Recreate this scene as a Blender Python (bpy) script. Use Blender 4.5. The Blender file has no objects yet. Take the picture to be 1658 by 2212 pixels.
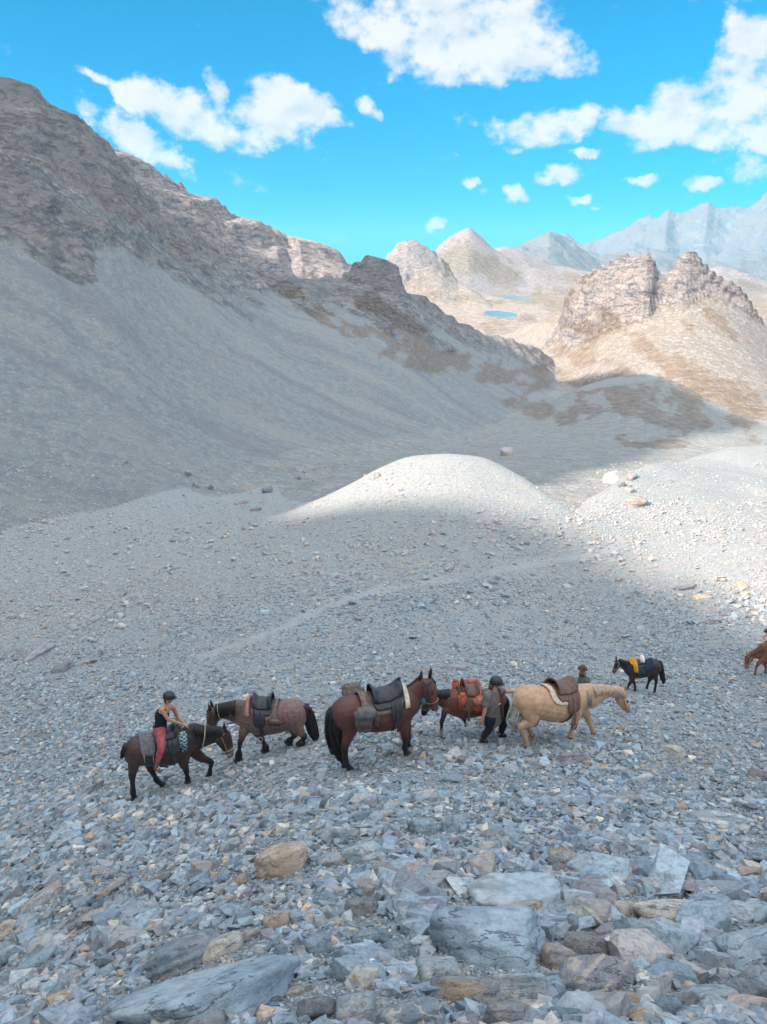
import bpy, bmesh, math, random
import numpy as np
from mathutils import Vector, Matrix
R = math.radians
random.seed(7)
rng = np.random.default_rng(11)
scene = bpy.context.scene
col = scene.collection

# ------------------------------------------------------------------ camera, sky, sun, exposure
PITCH = R(18.0)
FPX = 773.0                       # focal length in pixels of the 767 x 1024 frame
K = 767.0 / 1658.0
cam_data = bpy.data.cameras.new("camera")
cam_data.sensor_fit = 'VERTICAL'
cam_data.sensor_height = 24.0
cam_data.lens = 24.0 * FPX / 1024.0
cam_data.clip_start = 0.05
cam_data.clip_end = 60000.0
cam = bpy.data.objects.new("camera", cam_data)
cam.location = (0, 0, 0)
cam.rotation_euler = (math.pi / 2 - PITCH, 0, 0)
col.objects.link(cam)
scene.camera = cam

SUN_AZ = R(-115.5)                # compass angle of the sun from the view direction (+Y), clockwise
SUN_EL = R(35.0)
SH = np.array([math.sin(SUN_AZ), math.cos(SUN_AZ)])      # horizontal direction towards the sun
SU = np.array([SH[1], -SH[0]])                           # across it, increasing away from the camera
sun_data = bpy.data.lights.new("sun", 'SUN')
sun_data.energy = 3.4
sun_data.angle = R(0.5)
sun_data.color = (1.0, 0.84, 0.71)
sun = bpy.data.objects.new("sun", sun_data)
to_sun = Vector((SH[0] * math.cos(SUN_EL), SH[1] * math.cos(SUN_EL), math.sin(SUN_EL)))
sun.rotation_euler = to_sun.to_track_quat('Z', 'Y').to_euler()
sun.location = to_sun * 50
col.objects.link(sun)

scene.view_settings.view_transform = 'Standard'
scene.view_settings.look = 'None'
scene.view_settings.exposure = 1.3
scene.view_settings.gamma = 1.0
scene.cycles.max_bounces = 5
scene.cycles.diffuse_bounces = 3
scene.cycles.volume_bounces = 1
scene.cycles.use_denoising = True

class NT:
    """small node-tree writer"""
    def __init__(s, tree):
        s.t = tree
    def n(s, typ, **kw):
        nd = s.t.nodes.new(typ)
        for k, v in kw.items():
            if k.startswith('i_'):
                key = k[2:]
                key = int(key) if key.isdigit() else key
                s.put(nd.inputs[key], v)
            else:
                setattr(nd, k, v)
        return nd
    def put(s, sock, v):
        if isinstance(v, bpy.types.NodeSocket):
            s.t.links.new(v, sock)
        else:
            sock.default_value = v
    def m(s, op, a, b=None, c=None, clamp=False):
        nd = s.t.nodes.new('ShaderNodeMath'); nd.operation = op; nd.use_clamp = clamp
        for i, v in enumerate((a, b, c)):
            if v is not None: s.put(nd.inputs[i], v)
        return nd.outputs[0]
    def mix(s, f, a, b, typ='MIX'):
        nd = s.t.nodes.new('ShaderNodeMix'); nd.data_type = 'RGBA'; nd.blend_type = typ
        s.put(nd.inputs[0], f)
        s.put(nd.inputs[6], a if isinstance(a, bpy.types.NodeSocket) else (*a, 1) if len(a) == 3 else a)
        s.put(nd.inputs[7], b if isinstance(b, bpy.types.NodeSocket) else (*b, 1) if len(b) == 3 else b)
        return nd.outputs[2]
    def ramp(s, f, stops, interp='LINEAR'):
        nd = s.t.nodes.new('ShaderNodeValToRGB'); nd.color_ramp.interpolation = interp
        s.put(nd.inputs[0], f)
        cr = nd.color_ramp
        while len(cr.elements) < len(stops): cr.elements.new(0.5)
        for e, (p, c) in zip(cr.elements, stops):
            e.position = p
            e.color = (c, c, c, 1) if isinstance(c, (int, float)) else (*c, 1)
        return nd.outputs[0]
    def sstep(s, v, lo, hi):
        nd = s.t.nodes.new('ShaderNodeMapRange'); nd.interpolation_type = 'SMOOTHSTEP'
        s.put(nd.inputs[0], v); nd.inputs[1].default_value = lo; nd.inputs[2].default_value = hi
        return nd.outputs[0]
    def noise(s, vec, scale, detail=4, rough=0.55, lac=2.0, typ='FBM', dist=0.0):
        nd = s.t.nodes.new('ShaderNodeTexNoise'); nd.noise_type = typ
        s.put(nd.inputs['Vector'], vec)
        nd.inputs['Scale'].default_value = scale; nd.inputs['Detail'].default_value = detail
        nd.inputs['Roughness'].default_value = rough; nd.inputs['Lacunarity'].default_value = lac
        nd.inputs['Distortion'].default_value = dist
        return nd.outputs[0]
    def vor(s, vec, scale, feat='F1', rnd=1.0, out=0):
        nd = s.t.nodes.new('ShaderNodeTexVoronoi'); nd.feature = feat
        s.put(nd.inputs['Vector'], vec); nd.inputs['Scale'].default_value = scale
        nd.inputs['Randomness'].default_value = rnd
        return nd.outputs[out]
    def mapping(s, vec, rot=(0, 0, 0), sc=(1, 1, 1), loc=(0, 0, 0)):
        nd = s.t.nodes.new('ShaderNodeMapping')
        s.put(nd.inputs[0], vec)
        nd.inputs['Rotation'].default_value = rot; nd.inputs['Scale'].default_value = sc
        nd.inputs['Location'].default_value = loc
        return nd.outputs[0]

def px_ray(dx, dy):
    """azimuth and tangent of the elevation seen at a place in the picture (1658 x 2212 grid)"""
    a = (np.asarray(dx, float) - 829.0) * K
    b = (1106.0 - np.asarray(dy, float)) * K
    x = a
    y = FPX * math.cos(PITCH) + b * math.sin(PITCH)
    z = -FPX * math.sin(PITCH) + b * math.cos(PITCH)
    return np.arctan2(x, y), z / np.hypot(x, y)

def project(x, y, z):
    yc = y * math.cos(PITCH) - z * math.sin(PITCH)
    up = y * math.sin(PITCH) + z * math.cos(PITCH)
    yc = np.maximum(yc, 1e-3)
    return 829.0 + x / yc * FPX / K, 1106.0 - up / yc * FPX / K

# sky with fair-weather cumulus
world = bpy.data.worlds.new("World")
scene.world = world
world.use_nodes = True
wt = world.node_tree
wt.nodes.clear()
W = NT(wt)
SKY_STRENGTH = 0.15
sky = wt.nodes.new('ShaderNodeTexSky')
sky.sky_type = 'NISHITA'
sky.sun_disc = False
sky.sun_elevation = SUN_EL
sky.sun_rotation = SUN_AZ
sky.altitude = 2600
sky.air_density = 1.0
sky.dust_density = 0.6
sky.ozone_density = 2.0
tc = W.n('ShaderNodeTexCoord').outputs['Generated']
sep = W.n('ShaderNodeSeparateXYZ', i_0=tc)
azn = W.m('ARCTAN2', sep.outputs[0], sep.outputs[1])
eln = W.m('ARCSINE', sep.outputs[2])
CLOUDS = [  # centre x, y, half width, half height, tilt in degrees, weight in the picture grid
    (830, 55, 110, 60, 12, 1), (930, 120, 110, 50, 5, 1), (1010, 90, 190, 75, 8, 1.1), (1040, 45, 150, 60, 0, 1), (1100, 130, 140, 50, 5, 1), (960, 160, 70, 30, 0, .8), (880,-10,150,50,0,1),
    (208, 163, 40, 15, 15, .9), (260, 200, 55, 16, 42, .85), (330, 215, 60, 34, 20, 1), (400, 245, 90, 50, 15, 1.1), (440, 275, 90, 40, 10, 1), (470, 200, 22, 50, -15, .75), (300, 300, 75, 36, 28, 1), (365, 340, 60, 26, 25, .9), (190, 250, 35, 30, 40, .55),
    (590, 250, 75, 70, -10, 1.1), (640, 225, 100, 48, 15, 1.1), (560, 300, 60, 32, -5, 1), (715, 250, 45, 24, 22, .9),
    (795, 225, 24, 20, 30, .8), (815, 245, 20, 14, 30, .7),
    (1180, 270, 100, 34, -3, 1), (1150, 300, 70, 26, 0, .9), (1110, 325, 22, 9, 0, .8), (1240, 265, 50, 25, 0, .8), (1275, 330, 38, 13, 0, 1),
    (1370, 265, 65, 34, 0, 1), (1400, 300, 55, 26, 0, .9), (1490, 225, 90, 60, -20, 1.1), (1440, 265, 90, 40, 0, 1), (1530, 285, 80, 30, 0, .9), (1580, 170, 60, 50, 0, 1), (1560, 240, 110, 60, -5, 1.1), (1620, 185, 90, 70, -10, 1.1), (1640, 85, 70, 60, -25, 1.1), (1645, 280, 70, 36, 0, 1), (1600, 90, 40, 50, 10, .8),
    (1203, 382, 48, 20, -5, 1), (1122, 422, 28, 15, 15, .75), (1388, 386, 30, 11, 0, .95), (1020, 394, 19, 10, 0, .9), (938, 487, 20, 12, -25, .8), (1520, 395, 42, 13, -3, .8), (1255, 427, 26, 8, 0, .6), (1298, 448, 18, 6, 0, .6), (1640, 320, 30, 18, 0, .9), (1635, 370, 50, 28, 0, .7),
]
wn1 = W.noise(tc, 26, 5, 0.6); wn2 = W.noise(W.mapping(tc, loc=(7, 3, 1)), 26, 5, 0.6)
azw = W.m('MULTIPLY_ADD', W.m('SUBTRACT', wn1, 0.5), 0.040, azn); elw = W.m('MULTIPLY_ADD', W.m('SUBTRACT', wn2, 0.5), 0.034, eln)
field = None
for (cx, cy, hw, hh, tilt, wgt) in CLOUDS:
    a0, t0 = px_ray(cx, cy)
    a1, t1 = px_ray(cx + hw, cy); a2, t2 = px_ray(cx, cy - hh)
    wa = float(abs(a1 - a0)) * 1.12; we = float(abs(np.arctan(t2) - np.arctan(t0))) * 1.10
    da = W.m('SUBTRACT', azw, float(a0)); de = W.m('SUBTRACT', elw, float(np.arctan(t0)))
    c, s_ = math.cos(R(tilt)), math.sin(R(tilt))
    p = W.m('MULTIPLY', W.m('SUBTRACT', W.m('MULTIPLY', da, c), W.m('MULTIPLY', de, s_)), 1 / wa)
    q = W.m('MULTIPLY', W.m('ADD', W.m('MULTIPLY', da, s_), W.m('MULTIPLY', de, c)), 1 / we)
    r2 = W.m('MULTIPLY_ADD', p, p, W.m('MULTIPLY', q, q))
    f = W.m('MULTIPLY', W.m('SUBTRACT', 1.0, r2), wgt)
    f = W.m('MAXIMUM', f, -0.9)
    # scatter the outline of small clouds at their own scale
    field = f if field is None else W.m('SMOOTH_MAX', field, f, 0.25)
ae = W.n('ShaderNodeCombineXYZ'); W.put(ae.inputs[0], azn); W.put(ae.inputs[1], W.m('MULTIPLY', eln, 1.35))
n1 = W.noise(ae.outputs[0], 15, 5, 0.5)
n2 = W.noise(ae.outputs[0], 48, 8, 0.62)
nz = W.m('ADD', W.m('MULTIPLY', W.m('SUBTRACT', n1, 0.5), 3.6), W.m('MULTIPLY', W.m('SUBTRACT', n2, 0.5), 2.2))
dens = W.m('ADD', field, nz)
cl_front = W.sstep(dens, -0.30, 0.95)
# unseen clouds overhead and behind, added to raise the ambient light
cn = W.noise(tc, 2.6, 6, 0.55)
fill_over = W.m('MULTIPLY', W.sstep(cn, 0.38, 0.52), W.sstep(eln, 0.36, 0.55))
behind = W.sstep(W.m('ABSOLUTE', azn), 0.75, 1.1)
fill_back = W.m('MULTIPLY', W.m('MULTIPLY', W.sstep(cn, 0.47, 0.60), behind), W.sstep(eln, 0.02, 0.12))
cl = W.m('MAXIMUM', cl_front, W.m('MAXIMUM', fill_over, fill_back))
# lit tops, slightly grey-mauve hearts and undersides
ae2 = W.n('ShaderNodeVectorMath', operation='ADD', i_0=ae.outputs[0]); ae2.inputs[1].default_value = (-0.012, 0.020, 0)
n3 = W.noise(ae2.outputs[0], 15, 5, 0.5)
relief = W.m('SUBTRACT', n1, n3)
body = W.sstep(dens, 0.3, 1.7)
shade = W.m('MULTIPLY_ADD', relief, 3.4, W.m('MULTIPLY_ADD', body, -0.30, 1.02), clamp=True)
ccol = W.mix(shade, (0.62, 0.72, 0.80), (1.0, 0.985, 0.985))
ccol_s = W.n('ShaderNodeVectorMath', operation='SCALE', i_0=ccol); ccol_s.inputs['Scale'].default_value = 0.40 / SKY_STRENGTH
skyt = W.mix(1.0, sky.outputs[0], W.mix(W.sstep(eln, -0.05, 0.30), (0.02, 0.235, 0.40), (0.022, 0.44, 0.52)), 'MULTIPLY')
# paler, greener towards the horizon is the sky texture's own; only the mixing with cloud is added
fill_lift = W.m('MULTIPLY_ADD', W.m('MAXIMUM', W.sstep(eln, 0.36, 0.7), W.m('MULTIPLY', behind, W.sstep(eln, 0.05, 0.2))), 1.15, 1.0)   # the added unseen clouds are brightened for more ambient fill
cc2 = W.n('ShaderNodeVectorMath', operation='SCALE', i_0=ccol_s.outputs[0], i_Scale=fill_lift)
wcol = W.mix(W.m('MULTIPLY', cl, 0.97), skyt, cc2.outputs[0])
bg = W.n('ShaderNodeBackground', i_Color=wcol, i_Strength=SKY_STRENGTH)
wo = W.n('ShaderNodeOutputWorld'); wt.links.new(bg.outputs[0], wo.inputs[0])

def tag(o, label=None, cat=None, group=None, kind=None):
    if label: o['label'] = label
    if cat: o['category'] = cat
    if group: o['group'] = group
    if kind: o['kind'] = kind
    return o
# ------------------------------------------------------------------ noise
def _hash(ix, iy, seed):
    h = (ix.astype(np.int64) * 374761393 + iy.astype(np.int64) * 668265263 + seed * 1442695041) & 0xFFFFFFFF
    h = ((h ^ (h >> 13)) * 1274126177) & 0xFFFFFFFF
    return ((h ^ (h >> 16)) & 0xFFFF) / 65535.0
def vnoise(x, y, seed=0):
    ix = np.floor(x); iy = np.floor(y)
    fx = x - ix; fy = y - iy
    ux = fx * fx * fx * (fx * (fx * 6 - 15) + 10); uy = fy * fy * fy * (fy * (fy * 6 - 15) + 10)
    a = _hash(ix, iy, seed); b = _hash(ix + 1, iy, seed); c = _hash(ix, iy + 1, seed); d = _hash(ix + 1, iy + 1, seed)
    return ((a + (b - a) * ux) * (1 - uy) + (c + (d - c) * ux) * uy) * 2 - 1
def fbm(x, y, wl, octs, seed=0, gain=0.5, minwl=None):
    out = 0; amp = 1.0
    for i in range(octs):
        ang = 0.6 * i + 0.3
        xr = (x * math.cos(ang) - y * math.sin(ang)) / wl + 17.3 * i; yr = (x * math.sin(ang) + y * math.cos(ang)) / wl - 9.1 * i
        v = vnoise(xr, yr, seed + i)
        if minwl is not None:
            v = v * np.clip(wl / minwl - 1.0, 0, 1)
        out = out + amp * v
        amp *= gain; wl *= 0.5
    return out
def ridged(x, y, wl, octs, seed=0, gain=0.5, minwl=None):
    out = 0; amp = 1.0
    for i in range(octs):
        ang = 0.7 * i + 0.2
        xr = (x * math.cos(ang) - y * math.sin(ang)) / wl + 7.7 * i; yr = (x * math.sin(ang) + y * math.cos(ang)) / wl + 3.3 * i
        v = 1 - 2 * np.abs(vnoise(xr, yr, seed + i))
        if minwl is not None:
            v = v * np.clip(wl / minwl - 1.0, 0, 1)
        out = out + amp * v
        amp *= gain; wl *= 0.5
    return out
def sstep(v, lo, hi):
    t = np.clip((v - lo) / (hi - lo), 0, 1)
    return t * t * (3 - 2 * t)
def smax(a, b, k):
    h = np.clip(0.5 + 0.5 * (a - b) / k, 0, 1)
    return b + (a - b) * h + k * h * (1 - h)
def smin(a, b, k):
    return -smax(-a, -b, k)

# ------------------------------------------------------------------ the land: height over a polar grid round the camera
def az_axis():
    inner = np.arange(-31, 31.001, 0.066)
    outer = []; left = []
    a, st = 31.0, 0.08
    while a + st < 180:
        a += st; outer.append(a); st = min(st * 1.05, 2.0)
    a, st = 31.0, 0.08
    while a + st < 180:
        a += st; left.append(a); st = min(st * 1.05, 0.3 if a < 140 else 2.0)
    return np.radians(np.concatenate([-np.array(left)[::-1], inner, np.array(outer)]))
AZ = az_axis()
RHO = np.concatenate([np.exp(np.linspace(math.log(0.5), math.log(900), 1080)), np.exp(np.linspace(math.log(905), math.log(24000), 400))])
A2, R2 = np.meshgrid(AZ, RHO, indexing='ij')
X2 = np.sin(A2) * R2; Y2 = np.cos(A2) * R2
GA = np.gradient(AZ)

def line(pts, smooth=0.0):
    """picture outline (x, y, distance) -> crest distance and height per azimuth"""
    p = np.array(pts, float)
    a, t = px_ray(p[:, 0], p[:, 1])
    o = np.argsort(a); a, t, d = a[o], t[o], p[o, 2]
    Rr = np.interp(AZ, a, d); T = np.interp(AZ, a, t)
    if smooth > 0:
        s = R(smooth)
        T2 = np.zeros_like(T); Rr2 = np.zeros_like(Rr); wsum = 0
        for k in np.linspace(-2, 2, 9):
            w = math.exp(-k * k / 2)
            T2 += w * np.interp(AZ + k * s, a, t); Rr2 += w * np.interp(AZ + k * s, a, d); wsum += w
        T, Rr = T2 / wsum, Rr2 / wsum
    return Rr[:, None], (T * Rr)[:, None], a.min(), a.max()
def side(lo, hi, drop_l, drop_r):
    """metres lost per radian outside the outline's ends"""
    return (np.clip(lo - AZ, 0, 9) * drop_l + np.clip(AZ - hi, 0, 9) * drop_r)[:, None]

# near slope (height by distance for several bearings)
NR = np.array([0, 1.0, 2.3, 5.05, 9, 12, 13.8, 20, 26.6, 33, 42, 50, 60, 70, 85, 110, 150])
NC = np.array([-600, 0, 300, 600, 950, 1250, 1500, 1658, 2200])
NZ = np.array([
    [-1.6, -2.30, -3.20, -5.2, -8.2, -10.2, -11.2, -14.6, -17.6, -20.0, -23, -24.5, -26, -27, -28.5, -33, -40],
    [-1.6, -2.20, -3.00, -4.85, -7.5, -9.5, -10.3, -13.7, -16.9, -19.7, -22.6, -24.2, -25.3, -26, -27.2, -31.8, -39],
    [-1.6, -2.17, -2.97, -4.75, -7.2, -9.35, -10.1, -13.3, -16.5, -19.4, -22.1, -23.5, -24.6, -25.2, -27.0, -31.7, -40],
    [-1.6, -2.15, -2.95, -4.65, -7.0, -9.05, -9.85, -12.9, -16.2, -19.1, -21.6, -22.9, -23.6, -24.3, -26.2, -31.5, -41],
    [-1.6, -2.15, -2.95, -4.58, -6.9, -8.75, -9.45, -12.6, -15.9, -18.9, -21.3, -22.3, -22.4, -21.2, -19.0, -23, -34],
    [-1.6, -2.12, -2.92, -4.52, -6.8, -8.65, -9.40, -12.55, -15.9, -18.8, -21.2, -22.4, -22.7, -22.0, -21.0, -24, -34],
    [-1.6, -2.10, -2.90, -4.50, -6.7, -8.55, -9.40, -12.5, -15.9, -18.6, -20.6, -21.6, -22.4, -22.6, -22.5, -23.5, -24],
    [-1.6, -2.08, -2.88, -4.45, -6.6, -8.50, -9.40, -12.5, -15.9, -18.4, -20.0, -21.0, -21.8, -22.3, -22.8, -23.4, -24],
    [-1.6, -2.00, -2.7, -4.1, -6.1, -7.9, -8.9, -11.9, -15.0, -17.2, -18.0, -18.5, -18.8, -19, -19, -18, -17]])
def cubic_rows(xk, yk, x):
    """monotone-ish cubic interpolation"""
    h = np.diff(xk); d = np.diff(yk) / h
    m = np.zeros_like(yk); m[1:-1] = (d[:-1] * h[1:] + d[1:] * h[:-1]) / (h[1:] + h[:-1]); m[0] = d[0]; m[-1] = d[-1]
    i = np.clip(np.searchsorted(xk, x) - 1, 0, len(h) - 1)
    t = np.clip((x - xk[i]) / h[i], 0, 1)
    return (yk[i] * (1 + 2 * t) * (1 - t) ** 2 + yk[i + 1] * t * t * (3 - 2 * t) + h[i] * (m[i] * t * (1 - t) ** 2 - m[i + 1] * t * t * (1 - t)))
rows = np.array([cubic_rows(NR, r_, RHO) for r_ in NZ])
ncaz = px_ray(NC, np.full(len(NC), 1400.0))[0]
near = np.empty_like(R2)
for j in range(len(RHO)):
    near[:, j] = cubic_rows(ncaz, rows[:, j], np.clip(AZ, ncaz[0], ncaz[-1]))
near = near + 0.075 * X2 * sstep(R2, 4, 10) * (1 - sstep(R2, 22, 34)) * (np.abs(A2) < 1.2)
# behind the camera the slope climbs on towards the pass
back = sstep(np.abs(A2), 0.9, 2.2)
near_back = -1.6 + 0.35 * R2 * (R2 < 400) + 140 * (R2 >= 400)
near = near * (1 - back) + near_back * back

# crest of the knoll and of the right-hand bank: beyond it the near slope falls away
kn = line([(-600, 1120, 78), (0, 1105, 82), (300, 1105, 84), (600, 1085, 82), (700, 1050, 82), (800, 1010, 82), (870, 985, 81), (950, 977, 80), (1050, 990, 78), (1150, 1030, 74), (1250, 1085, 69),
           (1350, 1130, 64), (1420, 1168, 60), (1470, 1205, 57), (1500, 1235, 56)], 0.5)
kfall = np.interp(AZ, px_ray(np.array([300., 540., 620., 740.]), np.full(4, 1080.))[0], [0.0, 0.0, 0.30, 0.55])[:, None]
knf = kn[1] - np.where(R2 < kn[0], 0.55, kfall) * (R2 - kn[0])
knoll = smin(near, knf, 1.6)
bank = line([(1270, 1085, 96), (1330, 1055, 97), (1385, 1022, 98), (1440, 988, 100), (1500, 959, 104), (1580, 945, 108), (1658, 934, 112), (1900, 900, 120), (2400, 840, 130)], 0.4)
off = sstep(R2, 50, 66)
bk = smin(near, bank[1] - np.where(R2 < bank[0], 0.3, 0.5) * (R2 - bank[0]), 2.0) - side(bank[2], bank[3], 110, 0) * off
knoll = knoll - side(kn[2] - 9, kn[3], 0, 90) * off
# valley
VR = np.array([0, 40, 60, 75, 100, 130, 180, 250, 350, 500, 840, 1000, 2300, 3500, 6000, 24000])
VZ = np.array([-25, -25, -25.8, -27, -30.2, -34, -42.5, -51, -60, -69, -81, -83.5, -83.5, -150, -400, -500])
V = np.interp(R2, VR, VZ)
V = V + 1.2 * fbm(X2, Y2, 60, 4, 5) * sstep(R2, 80, 160) + 5 * fbm(X2, Y2, 300, 4, 6) * sstep(R2, 500, 800) * (1 - 0.75 * np.exp(-((R2 - 1550) / 450) ** 2))
def slopes(crest, foot, p=1.3, backslope=0.8, lat=(0, 0), lo_floor=-400):
    Rc, H, lo, hi = crest
    Rf, Zf = foot
    t = (R2 - Rf) / np.maximum(Rc - Rf, 1)
    front = np.where(t >= 0, Zf + (H - Zf) * np.clip(t, 0, 1) ** p, Zf + (R2 - Rf) * 0.25)
    z = np.where(R2 <= Rc, front, H - backslope * (R2 - Rc))
    return z - side(lo, hi, *lat)
def azf(dxs, vals, dy=700):
    xs = px_ray(np.array(dxs, float), np.full(len(dxs), float(dy)))[0]
    return sum(np.interp(AZ + R(k), xs, vals) for k in np.linspace(-2.2, 2.2, 9))[:, None] / 9

spur = slopes(line([(-500, -60, 215), (0, 166, 230), (70, 198, 232), (100, 225, 236), (160, 258, 240), (215, 300, 246), (255, 345, 252), (300, 402, 258), (345, 450, 264), (400, 490, 272), (455, 530, 282), (500, 562, 290), (620, 606, 310),
                    (700, 597, 325), (757, 598, 332), (800, 604, 336), (840, 612, 340), (876, 624, 345), (915, 646, 355), (958, 675, 375), (1000, 697, 395), (1040, 714, 420), (1100, 732, 455), (1160, 752, 500), (1210, 785, 540)]),
              (azf([-600, 0, 300, 600, 850, 1000, 1150], [70, 84, 95, 125, 165, 200, 260]), azf([-600, 0, 300, 600, 850, 1000, 1150, 1300], [-24, -26.5, -28, -34, -42, -47, -55, -75])), 1.22, 0.9, (0, 150))
cliff = slopes(line([(222, 314, 402), (240, 312, 405), (262, 318, 410), (300, 345, 412), (345, 368, 415), (400, 397, 420), (440, 420, 424), (480, 446, 430), (520, 472, 436), (560, 493, 440), (600, 512, 446), (622, 524, 450), (650, 520, 455), (700, 537, 462), (740, 556, 468), (765, 572, 474), (790, 590, 480)]),
               (azf([0, 800], [300, 380]), azf([0, 800], [-10, -30])), 0.8, 0.9, (700, 260))
brown = slopes(line([(1120, 900, 300), (1180, 868, 330), (1250, 836, 340), (1330, 814, 345), (1400, 808, 345), (1470, 826, 340), (1540, 868, 325), (1600, 905, 300)], 0.5),
               (azf([1100, 1600], [215, 215]), azf([1100, 1600], [-47, -47])), 0.8, 0.35, (60, 60))
# the hill on the right: a broad pale apron, two crags standing on it
apron = slopes(line([(960, 768, 840), (1040, 738, 790), (1110, 714, 730), (1170, 692, 680), (1216, 674, 640), (1260, 648, 610), (1330, 616, 590), (1400, 592, 575), (1450, 600, 565), (1500, 604, 560), (1560, 628, 555), (1610, 664, 550),
                     (1658, 712, 545), (1720, 775, 540), (1900, 800, 500), (2400, 760, 450)], 0.35),
              (azf([1000, 1100, 1200, 1300, 1450, 1658, 2400], [640, 540, 450, 390, 330, 285, 250]), azf([1000, 1100, 1200, 1300, 1450, 1658, 2400], [-80, -74, -66, -60, -58, -57, -45])), 1.2, 0.9, (150, 0))
cl_ = line([(1205, 700, 570), (1216, 672, 570), (1222, 634, 565), (1245, 604, 560), (1275, 586, 555), (1310, 566, 548), (1345, 552, 540), (1378, 545, 535), (1402, 537, 530), (1414, 552, 528), (1424, 580, 525), (1442, 594, 525), (1454, 576, 528), (1466, 560, 530), (1490, 549, 535),
            (1515, 560, 540), (1545, 578, 545), (1580, 606, 545), (1610, 640, 545), (1640, 680, 545), (1658, 705, 545), (1700, 760, 545)])
cragz = np.where(R2 < cl_[0], cl_[1] - 0.8 * (cl_[0] - R2), cl_[1] - 0.8 * (R2 - cl_[0])) - side(cl_[2], cl_[3], 900, 300)
knob = slopes(line([(780, 585, 1700), (825, 558, 1720), (840, 542, 1730), (858, 524, 1740), (880, 517, 1750), (905, 524, 1750), (930, 541, 1750), (955, 562, 1740), (972, 583, 1730), (990, 606, 1700), (1030, 630, 1650), (1060, 655, 1600)]),
              (azf([700, 1000, 1060], [1360, 1430, 1480]), azf([700, 1000], [-82, -84])), 1.5, 0.55, (900, 1400))
peak = slopes(line([(800, 610, 2600), (880, 590, 2600), (930, 556, 2600), (955, 535, 2650), (980, 515, 2700), (1000, 505, 2700), (1015, 495, 2700), (1030, 505, 2700), (1050, 520, 2700), (1072, 545, 2650), (1110, 568, 2600), (1145, 592, 2550), (1180, 612, 2500), (1240, 640, 2450)], 0.25),
              (azf([850, 950, 1080, 1200], [1850, 1850, 1950, 2050]), azf([850, 1200], [-84, -88])), 1.3, 0.6, (900, 1100))
mid = slopes(line([(1040, 545, 2900), (1085, 540, 2900), (1120, 548, 2900), (1165, 557, 2900), (1200, 572, 2900), (1240, 580, 2850), (1290, 592, 2800), (1400, 600, 2800), (1560, 585, 3000), (1600, 592, 3000), (1650, 612, 3000), (1800, 640, 3000)], 0.1),
             (azf([1000, 1658], [2050, 1900]), azf([1000, 1658], [-90, -110])), 1.2, 0.5, (900, 0))
far1 = slopes(line([(1000, 560, 7500), (1090, 533, 7500), (1130, 508, 7600), (1160, 500, 7600), (1188, 490, 7700), (1210, 494, 7800), (1250, 512, 7900), (1300, 535, 8000), (1400, 530, 8000), (1500, 550, 8200), (1560, 545, 8200), (1658, 560, 8200)]),
              (azf([1000, 1658], [4200, 4500]), azf([1000, 1658], [-380, -380])), 1.25, 0.5, (3000, 0))
far2 = slopes(line([(400, 640, 13000), (1100, 560, 13000), (1160, 512, 13000), (1225, 492, 13000), (1265, 500, 13000), (1310, 505, 12500), (1345, 492, 12500), (1375, 470, 12500), (1400, 465, 12500), (1425, 455, 12000), (1447, 432, 12000), (1462, 440, 12000), (1480, 446, 12000), (1505, 440, 12000), (1533, 433, 12000), (1548, 447, 12000), (1580, 448, 12000),
                     (1610, 442, 12000), (1640, 440, 12000), (1658, 428, 12000), (1700, 440, 12000), (1900, 470, 12500), (2300, 520, 13000)]),
              (azf([1000, 1658], [8500, 8500]), azf([1000, 1658], [-300, -300])), 1.3, 0.5, (2500, 0))

# bodies: id per region
def rockmod(z, amp, wl, seed, mask=1.0, octs=6):
    ms = np.maximum(R2 * 0.0135, 0)       # no relief finer than the grid can carry
    return z + amp * mask * (np.minimum(ridged(X2, Y2, wl, octs, seed, 0.52, ms), 0.75) * 0.6 + 0.5 * fbm(X2, Y2, wl * 0.7, octs, seed + 40, 0.5, ms))
sx, sy = project(X2, Y2, spur)
# rock above this wavy line on the left-hand mountain, scree under it
rl = np.interp(sx, [-400, 0, 110, 185, 245, 300, 400, 520, 640, 760, 900, 1000, 1100], [430, 520, 560, 590, 545, 570, 600, 625, 640, 650, 690, 715, 740])
rwav = 22 * fbm(sx / 50.0, sy / 50.0, 1.0, 4, 91) + 55 * fbm((sx * .85 + sy * .53) / 240.0, (sy * .85 - sx * .53) / 26.0, 1.0, 4, 92)
rock_spur = sstep(rl + rwav - sy, -50, 70)
tongue = sstep(np.abs((sy - 330) - (sx) * 0.62 + 10 * fbm(sx / 50., sy / 50., 1, 3, 55)), 8, 22)   # one pale gully of scree inside the rock
tongue2 = sstep(np.abs((sy - 520) - (sx - 180) * 0.62 - 8 * fbm(sx / 40., sy / 40., 1, 3, 56)), 6, 16)
rock_spur = rock_spur * (0.3 + 0.7 * tongue) * (0.35 + 0.65 * tongue2)
cr = 1 - sstep(np.abs(R2 - np.clip(R2, 0, 1e9)), 0, 1)
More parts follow.
